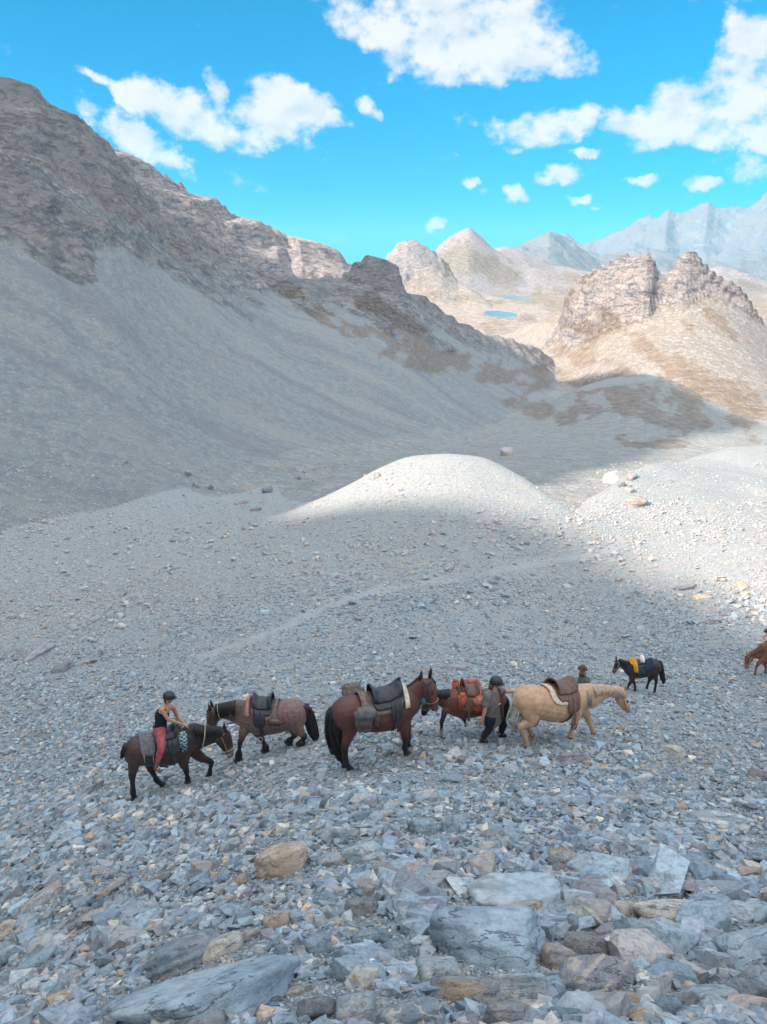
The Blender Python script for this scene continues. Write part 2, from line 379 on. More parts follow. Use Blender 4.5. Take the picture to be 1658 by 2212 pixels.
# layered rock: ledges along tilted beds
def ledges(z, step, dipx, dipy, amt, seed, mask):
    w = (z + dipx * X2 + dipy * Y2 + 2.0 * fbm(X2, Y2, 30, 3, seed)) / step
    f = w - np.floor(w)
    return z + amt * mask * step * (sstep(f, 0.15, 0.75) - f)
dk = line([(735, 600, 330), (752, 580, 332), (775, 557, 334), (800, 550, 336), (835, 556, 337), (862, 580, 338), (872, 606, 342), (880, 640, 342)])
dkz = np.where(R2 < dk[0], dk[1] - 0.95 * (dk[0] - R2), dk[1] - 0.9 * (R2 - dk[0])) - side(dk[2], dk[3], 700, 700)
rock_spur = np.maximum(rock_spur, sstep(dkz - spur, -2, 3))
spur = smax(spur, dkz, 1.5)
spur = rockmod(spur, 2.0, 26, 100, rock_spur * sstep(R2, 90, 150))
spur = ledges(spur, 4.5, 0.22, -0.1, 0.5, 12, rock_spur)
gul = fbm((X2 + Y2) * 0.7, (X2 - Y2) * 0.16, 13, 4, 77)      # shallow runnels down the scree
spur = spur + 0.9 * gul * (1 - rock_spur) * sstep(R2, 80, 140)
cliff = rockmod(cliff, 3.2, 38, 120)
cliff = ledges(cliff, 8.0, 0.33, -0.12, 0.9, 14, 1.0)
crag = sstep(cragz - apron, -3.0, 5.0)
apron = apron + 0.9 * fbm(X2, Y2, 45, 5, 150, 0.5, R2 * 0.0135) + 0.8 * fbm(X2 + Y2, (X2 - Y2) * 0.2, 22, 3, 151)
cragz = rockmod(cragz, 3.6, 34, 140)
cragz = ledges(cragz, 6.0, -0.45, 0.1, 0.6, 15, 1.0)
hill = smax(apron, cragz, 2.5)
kx_, ky_ = project(X2, Y2, knob)
krock = sstep(604 + 20 * fbm(kx_ / 40., ky_ / 40., 1, 3, 35) - ky_, -10, 12)
knob = ledges(rockmod(knob, 12, 90, 160, 0.15 + 0.85 * krock), 15, -0.2, 0, 0.6, 16, krock)
peak = rockmod(peak, 26, 220, 180, sstep(R2, 2250, 2600) * 0.9 + 0.12)
mid = rockmod(mid, 22, 320, 190)
far1 = rockmod(rockmod(far1, 120, 1300, 200), 90, 500, 260)
far2 = rockmod(rockmod(far2, 220, 2100, 220, 1, 7), 180, 800, 270, 1, 7) - 190
far1 = far1 - 90
brown = brown + 0.8 * fbm(X2, Y2, 50, 5, 230, 0.5, R2 * 0.0135)

# unseen mountain on the left, its crest shaped to cast the valley's shadow edge
s2 = X2 * SH[0] + Y2 * SH[1]; u2 = X2 * SU[0] + Y2 * SU[1]
TE = math.tan(SUN_EL)
KU = np.array([-900, -300, -60, 0, 20, 29, 36, 39, 42, 45, 48, 52, 56, 59, 61, 65, 67, 69, 72, 76, 81, 87, 93, 114, 146, 160, 174, 191, 221, 276, 307, 330, 356, 375, 388, 400, 450, 520, 700])
KV = np.array([70, 70, 20, 9, 8, 7.2, 8.4, 7.6, 7.2, 7.0, 7.2, 6.7, 5.6, 4.0, 2.2, 0, -2.6, -5, -8, -8, -1, 9, 20, 39, 61, 80, 103, 109, 118, 137, 142, 138, 124, 104, 84, 74, 30, -60, -300])
SRIDGE = 450.0
kk = np.interp(u2, KU, KV)
Hc = kk + SRIDGE * TE
massif = Hc - 1.35 * np.abs(s2 - SRIDGE) 
massif = massif + 0.0

near_n = 0.7 * fbm(X2, Y2, 17, 2, 2) * sstep(R2, 20, 40) + 0.24 * fbm(X2, Y2, 9, 3, 1) + 0.10 * fbm(X2, Y2, 1.6, 4, 3, 0.55, R2 * 0.02)
knoll = knoll + near_n * sstep(R2, 1.5, 8)
bk = bk + near_n
layers = [('ground', knoll), ('ground', bk), ('valley', V), ('brown_hill', brown), ('mountain_slope', spur), ('cliff_ridge', cliff), ('rocky_hill', hill), ('rocky_knob', knob), ('pointed_peak', peak),
          ('rolling_hills', mid), ('distant_range', far1), ('distant_mountains', far2), ('shadowing_mountain', massif)]
Z2 = layers[0][1].copy(); ID = np.zeros(Z2.shape, int)
for i, (nm, z) in enumerate(layers[1:], 1):
    k = np.clip(R2 * 0.012, 0.1, 6)
    new = np.maximum(Z2, z) if nm in ('ground', 'shadowing_mountain') else smax(Z2, z, k * (5.0 * (R2 < 200) + 1.0 if nm == 'mountain_slope' else 1.0))
    ID = np.where(z > Z2, i, ID); Z2 = new
# hollows of the two lakes
LAKE_Z = -82.0
LAKES = [(1078, 677, 38), (1116, 643, 36)]
lake_xy = []
for (lx, ly, hw) in LAKES:
    a, t = px_ray(lx, ly); rr = LAKE_Z / t
    cx, cy = math.sin(a) * rr, math.cos(a) * rr
    wx = hw * K / FPX * rr * 0.85; wy = wx * (3.0 if ly > 660 else 3.4)
    lake_xy.append((cx, cy, wx, wy))
    dd = np.sqrt(((X2 - cx) / wx) ** 2 + ((Y2 - cy) / wy) ** 2) + 0.16 * fbm(X2, Y2, 60, 3, 60)
    flat = 1 - sstep(dd, 1.0, 2.4)
    Z2 = Z2 * (1 - flat) + flat * (LAKE_Z + 2.0 * sstep(dd, 0.92, 1.8) - 2.5 * (1 - sstep(dd, 0.7, 1.0)))
names = [l[0] for l in layers]

def ground_z(x, y):
    x = np.asarray(x, float); y = np.asarray(y, float)
    a = np.arctan2(x, y); r = np.hypot(x, y)
    ia = np.interp(a, AZ, np.arange(len(AZ))); ir = np.interp(r, RHO, np.arange(len(RHO)))
    i0 = np.clip(ia.astype(int), 0, len(AZ) - 2); j0 = np.clip(ir.astype(int), 0, len(RHO) - 2)
    fa = ia - i0; fr = ir - j0
    return ((Z2[i0, j0] * (1 - fa) + Z2[i0 + 1, j0] * fa) * (1 - fr) + (Z2[i0, j0 + 1] * (1 - fa) + Z2[i0 + 1, j0 + 1] * fa) * fr)
# ------------------------------------------------------------------ ground colour masks (where grass, bare rock and the trail are)
PX, PY = project(X2, Y2, Z2)
vis = (Y2 > 0)
def blob(cx, cy, rx, ry, rot=0.0, edge=0.5, rmin=0, rmax=1e9, wob=0.5):
    c, s = math.cos(R(rot)), math.sin(R(rot))
    dx = PX - cx; dy = PY - cy
    p = (dx * c + dy * s) / rx; q = (-dx * s + dy * c) / ry
    d = np.sqrt(p * p + q * q) + wob * WOB
    return (1 - sstep(d, 1 - edge, 1 + edge)) * vis * (R2 > rmin) * (R2 < rmax)
WOB = fbm(PX / 45., PY / 30., 1.0, 4, 300)
grass = np.zeros_like(Z2); green = np.zeros_like(Z2)
for b in [(845, 680, 75, 20, 30), (800, 655, 40, 10, 30), (575, 590, 90, 15, 35), (650, 640, 60, 10, 30), (880, 760, 90, 18, 28), (1010, 795, 120, 26, 12), (960, 770, 60, 22, 20), (780, 720, 90, 10, 33), (700, 690, 60, 8, 30)]:
    grass = np.maximum(grass, blob(*b, rmin=90, rmax=520, wob=0.9))
for b in [(1370, 872, 190, 48, 5), (1290, 880, 140, 30, 0), (1250, 775, 70, 28, 10), (1340, 800, 70, 18, 25), (1160, 800, 80, 14, -5), (1480, 900, 120, 24, 12), (1540, 830, 140, 24, 30), (1620, 880, 90, 24, 22), (1430, 770, 130, 20, 30), (1380, 730, 110, 20, 35),
          (1560, 700, 60, 10, 42), (1510, 730, 50, 9, 42), (1270, 712, 80, 16, 10), (1340, 690, 60, 16, 20), (1600, 910, 70, 14, 10), (1430, 960, 60, 7, 0)]:
    grass = np.maximum(grass, 0.95 * blob(*b, rmin=180, rmax=620, wob=0.8))
for b in [(1320, 708, 40, 13, 10), (1255, 760, 45, 14, 10), (1590, 872, 90, 14, 22), (1500, 860, 60, 9, 12), (1440, 740, 60, 8, 30), (950, 800, 60, 12, 10), (1060, 590, 95, 26, 25), (985, 585, 50, 26, 0), (1110, 612, 45, 14, 25), (1000, 580, 40, 22, 20), (1060, 640, 60, 8, 0)]:
    green = np.maximum(green, (0.45 if b[1] > 660 else 0.6) * blob(*b, rmin=150 if b[1] > 660 else 1500, wob=0.8))
for b in [(1250, 600, 40, 12, 10), (1220, 650, 60, 20, 0), (1150, 690, 90, 14, 0), (1050, 705, 60, 10, 10), (940, 640, 60, 10, 10), (1300, 565, 60, 9, -15), (1050, 570, 80, 30, 20), (1120, 650, 80, 8, 0), (1640, 660, 40, 30, 30), (1640, 620, 60, 12, 0)]:
    grass = np.maximum(grass, 0.75 * blob(*b, rmin=450, wob=0.8))
soil = np.zeros_like(Z2)
for b in [(50, 1560, 60, 22, 0), (100, 1580, 40, 10, 10), (1200, 1850, 110, 20, -8), (60, 1415, 40, 8, 0), (275, 2110, 70, 30, -10), (1330, 1790, 90, 12, 0), (960, 1460, 60, 8, 10), (1290, 1930, 80, 12, 0)]:
    soil = np.maximum(soil, blob(*b, rmax=60, wob=0.8))
# the trail: a paler, finer line climbing over the knoll, and a streak over the brown hill
def polyband(pts, hw, rmin, rmax):
    best = np.full(Z2.shape, 1e9)
    for (x0, y0), (x1, y1) in zip(pts[:-1], pts[1:]):
        dx, dy = x1 - x0, y1 - y0
        t = np.clip(((PX - x0) * dx + (PY - y0) * dy) / (dx * dx + dy * dy), 0, 1)
        best = np.minimum(best, np.hypot(PX - x0 - t * dx, PY - y0 - t * dy))
    return (1 - sstep(best + 6 * WOB, hw * 0.3, hw * 1.4)) * vis * (R2 > rmin) * (R2 < rmax)
TRAIL = [(430, 1420), (520, 1392), (620, 1352), (720, 1305), (800, 1280), (900, 1262), (1000, 1250), (1100, 1228), (1200, 1210), (1300, 1195), (1345, 1175), (1335, 1160)]
trail = polyband(TRAIL, 7, 20, 82)
trail2 = polyband([(1150, 860), (1240, 838), (1330, 822), (1410, 815)], 8, 200, 400)
grass = grass * (1 - 0.8 * trail2)
rockm = np.zeros_like(Z2)
for i, nm in enumerate(names):
    if nm == 'mountain_slope': rockm = np.where(ID == i, rock_spur, rockm)
    if nm == 'rocky_hill': rockm = np.where(ID == i, crag, rockm)
    if nm == 'rocky_knob': rockm = np.where(ID == i, krock, rockm)
    if nm in ('cliff_ridge', 'shadowing_mountain'): rockm = np.where(ID == i, 1.0, rockm)
    if nm in ('pointed_peak',): rockm = np.where(ID == i, 0.85, rockm)
    if nm in ('rolling_hills', 'distant_range', 'distant_mountains'): rockm = np.where(ID == i, 0.6, rockm)
    if nm == 'cliff_ridge': grass = np.where(ID == i, grass * 0.4, grass)

# ------------------------------------------------------------------ land materials
def new_mat(name, rough=0.9, spec=0.2):
    m = bpy.data.materials.new(name); m.use_nodes = True
    n = NT(m.node_tree)
    b = m.node_tree.nodes['Principled BSDF']
    b.inputs['Roughness'].default_value = rough
    b.inputs['Specular IOR Level'].default_value = spec
    return m, n, b

def land_material(name, fine, stoneC, lightC, warmC, streak=False, bump=1.0, rg=1.0, rmix=0.95, sp=1.0):
    """fine = size in metres of the smallest grain worth drawing here"""
    m, n, b = new_mat(name)
    geo = n.n('ShaderNodeNewGeometry').outputs['Position']
    def attr(a):
        return n.n('ShaderNodeAttribute', attribute_name=a).outputs['Fac']
    rock, gr, gn, so, tr = attr('rock'), attr('grass'), attr('green'), attr('soil'), attr('trail')
    big = n.noise(geo, 0.035 / fine, 5, 0.6)
    midn = n.noise(geo, 0.22 / fine, 6, 0.65)
    grain = n.noise(geo, 1.3 / fine, 5, 0.75)
    cells = n.vor(geo, 1.0 / fine, out=1)
    cellv = n.n('ShaderNodeSeparateColor', i_0=cells).outputs[0]
    cells2 = n.n('ShaderNodeSeparateColor', i_0=n.vor(geo, 0.4 / fine, out=1)).outputs[1]
    base = n.mix(n.sstep(midn, 0.32, 0.68), stoneC, lightC)
    base = n.mix(n.m('MULTIPLY', n.sstep(big, 0.48, 0.68), 0.55), base, warmC)
    base = n.mix(n.m('MULTIPLY', n.sstep(cellv, 0.84, 0.90), 0.3 if streak else 0.5 * sp), base, (0.60, 0.56, 0.50))
    base = n.mix(n.m('MULTIPLY', n.sstep(cells2, 0.86, 0.92), 0.15 if streak else 0.35 * sp), base, (0.50, 0.40, 0.32))
    base = n.mix(n.m('MULTIPLY', n.sstep(grain, 0.46, 0.30), 0.55), base, (0.13, 0.13, 0.15))
    if streak:
        st = n.noise(n.mapping(geo, rot=(0, 0, R(40)), sc=(0.16, 1.1, 0.25)), 0.10, 6, 0.6)
        base = n.mix(n.m('MULTIPLY', n.sstep(st, 0.50, 0.64), 0.5), base, n.mix(grain, (0.19, 0.20, 0.225), (0.31, 0.315, 0.345)))
        base = n.mix(n.m('MULTIPLY', n.sstep(st, 0.46, 0.34), 0.5), base, n.mix(grain, (0.30, 0.31, 0.29), (0.50, 0.50, 0.47)))
    # bedded rock
    warp = n.noise(geo, 0.02, 4, 0.6)
    gw = n.n('ShaderNodeVectorMath', operation='MULTIPLY_ADD')
    n.put(gw.inputs[0], n.n('ShaderNodeCombineXYZ', i_0=warp, i_1=warp, i_2=warp).outputs[0]); gw.inputs[1].default_value = (9, 9, 12); n.put(gw.inputs[2], geo)
    beds = n.noise(n.mapping(gw.outputs[0], rot=(R(8), R(-16), 0), sc=(0.22, 0.22, 1.0)), 0.42, 10, 0.74)
    joints = n.noise(n.mapping(geo, rot=(0, 0, 0.5), sc=(1, 1, 0.35)), 0.22, 10, 0.74)
    rc = n.ramp(beds, [(0.36, tuple(v * rg for v in (0.12, 0.12, 0.135))), (0.445, tuple(v * rg for v in (0.27, 0.262, 0.275))), (0.50, tuple(v * rg for v in (0.37, 0.35, 0.34))), (0.55, tuple(v * rg for v in (0.32, 0.265, 0.245))), (0.63, tuple(v * rg for v in (0.50, 0.475, 0.44)))])
    rc = n.mix(n.m('MULTIPLY', n.sstep(joints, 0.48, 0.36), 0.5), rc, tuple(v * rg for v in (0.16, 0.15, 0.165)))
    ck1 = n.noise(n.mapping(gw.outputs[0], rot=(R(8), R(-16), 0.3), sc=(0.18, 0.18, 1.0)), 0.28, 9, 0.62)
    ck2 = n.noise(n.mapping(geo, rot=(0.2, 0.1, 0.9), sc=(1.2, 0.6, 0.3)), 0.17, 9, 0.6)
    crk = n.m('MAXIMUM', n.sstep(n.m('ABSOLUTE', n.m('SUBTRACT', ck1, 0.5)), 0.016, 0.0), n.sstep(n.m('ABSOLUTE', n.m('SUBTRACT', ck2, 0.5)), 0.012, 0.0))
    rc = n.mix(n.m('MULTIPLY', crk, 0.6), rc, tuple(v * rg for v in (0.10, 0.095, 0.11)))
    rockf = n.sstep(n.m('ADD', rock, n.m('MULTIPLY', n.m('SUBTRACT', midn, 0.5), 1.6)), 0.30, 0.62)
    base = n.mix(n.m('MULTIPLY', rockf, rmix), base, rc)
    gnoise = n.noise(geo, 0.3 / fine, 7, 0.75)
    gpatch = n.sstep(n.m('ADD', gr, n.m('MULTIPLY', n.m('SUBTRACT', gnoise, 0.5), 2.6)), 0.25, 1.15)
    gcol = n.mix(n.sstep(midn, 0.35, 0.65), (0.175, 0.118, 0.080), (0.28, 0.205, 0.145))
    base = n.mix(n.m('MULTIPLY', gpatch, 0.66), base, gcol)
    gpatch2 = n.sstep(n.m('ADD', gn, n.m('MULTIPLY', n.m('SUBTRACT', gnoise, 0.5), 2.6)), 0.25, 1.15)
    base = n.mix(n.m('MULTIPLY', gpatch2, 0.7), base, (0.20, 0.20, 0.10))
    base = n.mix(n.m('MULTIPLY', so, 0.6), base, n.mix(cellv, (0.20, 0.13, 0.09), (0.36, 0.27, 0.20)))
    base = n.mix(n.m('MULTIPLY', tr, 0.6), base, (0.45, 0.46, 0.47))
    n.put(b.inputs['Base Color'], base)
    # relief
    cd = n.vor(geo, 1.0 / fine)
    cd2 = n.vor(geo, 0.33 / fine)
    h = n.m('ADD', n.m('MULTIPLY', grain, 0.9 * fine), n.m('ADD', n.m('MULTIPLY', cd, -0.5 * fine), n.m('MULTIPLY', cd2, -0.9 * fine)))
    h = n.m('MULTIPLY_ADD', n.m('MULTIPLY', n.m('ADD', n.m('ADD', beds, joints), n.m('MULTIPLY', crk, -0.25)), rock), 7.0, h)
    bp = n.n('ShaderNodeBump', i_Height=h, i_Strength=bump, i_Distance=1.0)
    n.put(b.inputs['Normal'], bp.outputs[0])
    return m

SLATE = (0.265, 0.315, 0.345); PALE = (0.39, 0.43, 0.44); WARM = (0.41, 0.395, 0.37)
M_near = land_material('gravel_ground', 0.07, SLATE, PALE, WARM, bump=0.9)
M_scree = land_material('mountain_scree', 0.4, (0.265, 0.298, 0.318), (0.355, 0.385, 0.39), (0.36, 0.36, 0.345), streak=True, bump=1.0, rg=2.35, rmix=0.55)
M_valley = land_material('valley_rubble', 0.7, (0.30, 0.325, 0.335), (0.40, 0.42, 0.415), (0.385, 0.37, 0.34), bump=0.9)
M_hill = land_material('hill_rubble', 1.2, (0.29, 0.27, 0.25), (0.37, 0.345, 0.315), (0.33, 0.275, 0.22), bump=0.8, rg=1.5)
M_cliff = land_material('pale_cliff_rock', 1.0, (0.40, 0.37, 0.33), (0.48, 0.45, 0.40), (0.44, 0.37, 0.30), bump=0.8, rg=1.75)
M_plateau = land_material('plateau_rubble', 4.0, (0.32, 0.275, 0.245), (0.40, 0.36, 0.32), (0.33, 0.26, 0.20), bump=0.6, rg=1.2)
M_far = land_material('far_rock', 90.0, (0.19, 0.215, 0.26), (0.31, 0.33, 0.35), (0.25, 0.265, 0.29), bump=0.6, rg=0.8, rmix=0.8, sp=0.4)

REG = {  # region -> (object name, material)
    'ground': ('ground', M_near), 'valley': ('valley_floor', M_valley), 'brown_hill': ('brown_hill', M_valley), 'mountain_slope': ('mountain_slope', M_scree),
    'cliff_ridge': ('cliff_ridge', M_cliff), 'rocky_hill': ('rocky_hill', M_hill), 'rocky_knob': ('rocky_knob', M_plateau), 'pointed_peak': ('pointed_peak', M_plateau),
    'rolling_hills': ('rolling_hills', M_plateau), 'distant_range': ('distant_range', M_far), 'distant_mountains': ('distant_mountains', M_far), 'shadowing_mountain': ('shadow_caster_mountain', M_scree)}

def grid_mesh(name, fmask, mat):
    na, nr = Z2.shape
    idx = np.arange(na * nr).reshape(na, nr)
    f = np.argwhere(fmask)
    i, j = f[:, 0], f[:, 1]
    quads = np.stack([idx[i, j], idx[i + 1, j], idx[i + 1, j + 1], idx[i, j + 1]], 1)[:, ::-1]
    used, inv = np.unique(quads, return_inverse=True)
    inv = inv.reshape(quads.shape)
    co = np.stack([X2.ravel()[used], Y2.ravel()[used], Z2.ravel()[used]], 1)
    me = bpy.data.meshes.new(name)
    me.vertices.add(len(used)); me.vertices.foreach_set('co', co.astype(np.float32).ravel())
    me.loops.add(inv.size); me.loops.foreach_set('vertex_index', inv.astype(np.int32).ravel())
    me.polygons.add(len(inv)); me.polygons.foreach_set('loop_start', (np.arange(len(inv)) * 4).astype(np.int32))
    me.polygons.foreach_set('use_smooth', np.ones(len(inv), bool))
    me.update(calc_edges=True)
    for an, arr in (('rock', rockm), ('grass', grass), ('green', green), ('soil', soil), ('trail', np.maximum(trail, trail2 * 0.6))):
        at = me.attributes.new(an, 'FLOAT', 'POINT'); at.data.foreach_set('value', arr.ravel()[used].astype(np.float32))
    me.materials.append(mat)
    o = bpy.data.objects.new(name, me); col.objects.link(o)
    tag(o, kind='structure')
    return o

# a face belongs to the region that owns most of it
nid = {nm: k for k, nm in enumerate(dict.fromkeys(names))}
reg = np.array([nid[nm] for nm in names])[ID]
reg = np.where((reg == nid['rolling_hills']) & (R2 < 1900), nid['valley'], reg)
FR = reg[:-1, :-1]
plateau = (FR == nid['valley']) & (R2[:-1, :-1] > 560)
for nm, k in nid.items():
    mask = (FR == k)
    if nm == 'valley': mask = mask & ~plateau
    if mask.any(): grid_mesh(REG[nm][0], mask, REG[nm][1])
grid_mesh('plateau', plateau, M_plateau)

# lakes
mw, nw, bw = new_mat('lake_water', 0.12, 0.5)
bw.inputs['Base Color'].default_value = (0.015, 0.24, 0.36, 1)
g_ = nw.n('ShaderNodeNewGeometry').outputs['Position']
nw.put(bw.inputs['Normal'], nw.n('ShaderNodeBump', i_Height=nw.noise(g_, 0.3, 4), i_Strength=0.3, i_Distance=0.5).outputs[0])
for k, (cx, cy, wx, wy) in enumerate(lake_xy):
    bm = bmesh.new()
    vs = [bm.verts.new((math.cos(t) * wx * 1.35, math.sin(t) * wy * 1.35, 0)) for t in np.linspace(0, 2 * math.pi, 48, endpoint=False)]
    bm.faces.new(vs)
    me = bpy.data.meshes.new('lake'); bm.to_mesh(me); bm.free(); me.materials.append(mw)
    o = bpy.data.objects.new('lake', me); o.location = (cx, cy, LAKE_Z); col.objects.link(o); tag(o, kind='structure')
# ------------------------------------------------------------------ where a place in the picture meets the ground
TANZ = Z2 / R2
def ground_at(dx, dy):
    """world point on the land seen at picture place (dx, dy), its distance"""
    a, t = px_ray(dx, dy)
    ia = float(np.interp(a, AZ, np.arange(len(AZ)))); i = int(ia); f = ia - i
    colm = TANZ[i] * (1 - f) + TANZ[i + 1] * f
    hit = np.nonzero((colm >= t) & (RHO > 0.9))[0]
    j = hit[0] if len(hit) else len(RHO) - 1
    r0, r1 = RHO[j - 1], RHO[j]; c0, c1 = colm[j - 1], colm[j]
    w = np.clip((t - c0) / (c1 - c0 + 1e-12), 0, 1)
    r = float(r0 + (r1 - r0) * w)
    p = Vector((math.sin(a) * r, math.cos(a) * r, float(t) * r))
    return p, p.length
def ground_many(dx, dy):
    a, t = px_ray(dx, dy)
    ia = np.clip(np.round(np.interp(a, AZ, np.arange(len(AZ)))).astype(int), 0, len(AZ) - 1)
    cm = np.maximum.accumulate(TANZ[:, 100:], axis=1)
    out = np.empty(len(a))
    for i in np.unique(ia):
        s = ia == i
        out[s] = np.interp(t[s], cm[i], RHO[100:])
    x = np.sin(a) * out; y = np.cos(a) * out
    return x, y, ground_z(x, y)
def ground_normal(x, y, d=0.4):
    zx = (ground_z(x + d, y) - ground_z(x - d, y)) / (2 * d); zy = (ground_z(x, y + d) - ground_z(x, y - d)) / (2 * d)
    n = np.stack([-zx, -zy, np.ones_like(zx)], -1)
    return n / np.linalg.norm(n, axis=-1, keepdims=True)

def stone_material(name, base, alt, vein=0.0, veinc=(0.6, 0.55, 0.48), stripes=0.0, patch=0.0, patchc=(0.55, 0.42, 0.30), use_attr=False, obj_vary=True, sc=1.0):
    m, n, b = new_mat(name, 0.85, 0.25)
    tcn = n.n('ShaderNodeTexCoord').outputs['Object']
    geo = n.n('ShaderNodeNewGeometry').outputs['Position']
    if use_attr:
        vec = geo
        base_c = n.n('ShaderNodeAttribute', attribute_name='stone').outputs['Color']
    else:
        rnd = n.n('ShaderNodeObjectInfo').outputs['Random']
        offs = n.n('ShaderNodeVectorMath', operation='SCALE', i_0=n.n('ShaderNodeCombineXYZ', i_0=rnd, i_1=rnd, i_2=rnd).outputs[0]); offs.inputs['Scale'].default_value = 37.0
        vec = n.n('ShaderNodeVectorMath', operation='ADD', i_0=tcn, i_1=offs.outputs[0]).outputs[0]
        base_c = n.mix(n.sstep(n.noise(vec, 1.6 * sc, 5, 0.6), 0.38, 0.62), base, alt)
        base_c = n.mix(1.0, base_c, n.ramp(rnd, [(0, 1.1), (1, 1.5)]), 'MULTIPLY')
    fine = n.noise(vec, (9 if not use_attr else 26) * sc, 7, 0.7)
    c = n.mix(1.0, base_c, n.ramp(fine, [(0.28, 0.58), (0.5, 1.0), (0.72, 1.30)]), 'MULTIPLY')
    if not use_attr:
        beds = n.noise(n.mapping(vec, rot=(0.1, 0.15, 0), sc=(0.25, 0.25, 3.2)), 2.4 * sc, 6, 0.65)
        c = n.mix(n.m('MULTIPLY', n.sstep(beds, 0.52, 0.60), 0.35), c, alt)
        c = n.mix(n.m('MULTIPLY', n.sstep(beds, 0.44, 0.36), 0.5), c, tuple(v * 0.45 for v in base))
    if vein > 0:
        wv = n.noise(n.mapping(vec, rot=(0.3, 0.5, 0.6), sc=(0.35, 1.3, 1.0)), 1.5 * sc, 3, 0.5)
        vmask = n.sstep(n.m('ABSOLUTE', n.m('SUBTRACT', wv, 0.5)), 0.010, 0.002)
        c = n.mix(n.m('MULTIPLY', n.m('MULTIPLY', vmask, vein), n.sstep(n.noise(vec, 1.3, 2), 0.45, 0.6)), c, veinc)
    if stripes > 0:
        wn = n.n('ShaderNodeTexWave', wave_type='BANDS', bands_direction='DIAGONAL'); n.put(wn.inputs['Vector'], vec)
        wn.inputs['Scale'].default_value = 1.7; wn.inputs['Distortion'].default_value = 2.2; wn.inputs['Detail'].default_value = 3
        brk = n.sstep(n.noise(vec, 2.2, 3, 0.5), 0.42, 0.52)
        c = n.mix(n.m('MULTIPLY', n.m('MULTIPLY', n.sstep(wn.outputs[1], 0.86, 0.95), brk), stripes), c, veinc)
    if patch > 0:
        pm = n.sstep(n.noise(vec, 0.95 * sc, 6, 0.62), 0.56 - 0.14 * patch, 0.62 - 0.14 * patch)
        c = n.mix(n.m('MULTIPLY', pm, 0.9), c, n.mix(fine, tuple(v * 0.75 for v in patchc), patchc))
    n.put(b.inputs['Base Color'], c)
    crv = n.noise(n.mapping(vec, rot=(0.2, 0.1, 0.4), sc=(0.5, 1.0, 1.8)), (2.0 if not use_attr else 9) * sc, 7, 0.6)
    crk = n.sstep(n.m('ABSOLUTE', n.m('SUBTRACT', crv, 0.5)), 0.010, 0.0)
    if not use_attr: n.put(b.inputs['Base Color'], n.mix(n.m('MULTIPLY', crk, 0.55), c, (0.10, 0.105, 0.12)))
    fine = n.m('MULTIPLY_ADD', crk, -0.5, fine)
    hh = n.m('ADD', fine, n.m('MULTIPLY', n.noise(vec, (30 if not use_attr else 90) * sc, 4, 0.7), 0.4))
    bp = n.n('ShaderNodeBump', i_Height=hh, i_Strength=0.8); bp.inputs['Distance'].default_value = 0.05 if not use_attr else 0.01
    n.put(b.inputs['Normal'], bp.outputs[0])
    return m
BLUE = (0.225, 0.29, 0.345); BLUE2 = (0.31, 0.39, 0.44); DARK = (0.185, 0.195, 0.215); GREY = (0.33, 0.335, 0.345); CREAM = (0.58, 0.535, 0.46); TAN = (0.50, 0.385, 0.29); RUST = (0.50, 0.34, 0.24)
SM = {
    'slate': stone_material('slate_stone', BLUE, BLUE2, vein=0.4),
    'pale': stone_material('pale_slate_stone', BLUE2, (0.45, 0.47, 0.48), vein=0.4),
    'dark': stone_material('dark_slate_stone', DARK, (0.27, 0.275, 0.30)),
    'grey': stone_material('grey_stone', GREY, (0.40, 0.385, 0.375), vein=0.5, patch=0.25),
    'veined': stone_material('veined_slate_stone', BLUE, (0.30, 0.31, 0.34), vein=0.9, stripes=0.35, veinc=(0.66, 0.62, 0.55)),
    'striped': stone_material('striped_slate_stone', (0.27, 0.285, 0.32), (0.33, 0.33, 0.35), stripes=0.95, veinc=(0.68, 0.60, 0.50)),
    'patchy': stone_material('slate_stone_with_tan_patches', (0.29, 0.31, 0.345), (0.35, 0.355, 0.37), patch=0.12, vein=0.5),
    'tan': stone_material('tan_stone', (0.52, 0.41, 0.33), (0.50, 0.42, 0.36), patch=0.35, patchc=(0.62, 0.50, 0.38)),
    'cream': stone_material('cream_stone', CREAM, (0.50, 0.48, 0.45), patch=0.3, patchc=(0.66, 0.63, 0.56), vein=0.3),
    'brown': stone_material('brown_grey_stone', (0.30, 0.285, 0.275), (0.28, 0.28, 0.29), patch=0.15, patchc=(0.42, 0.34, 0.27)),
}
M_rubble = stone_material('rubble_stones', BLUE, BLUE2, use_attr=True)

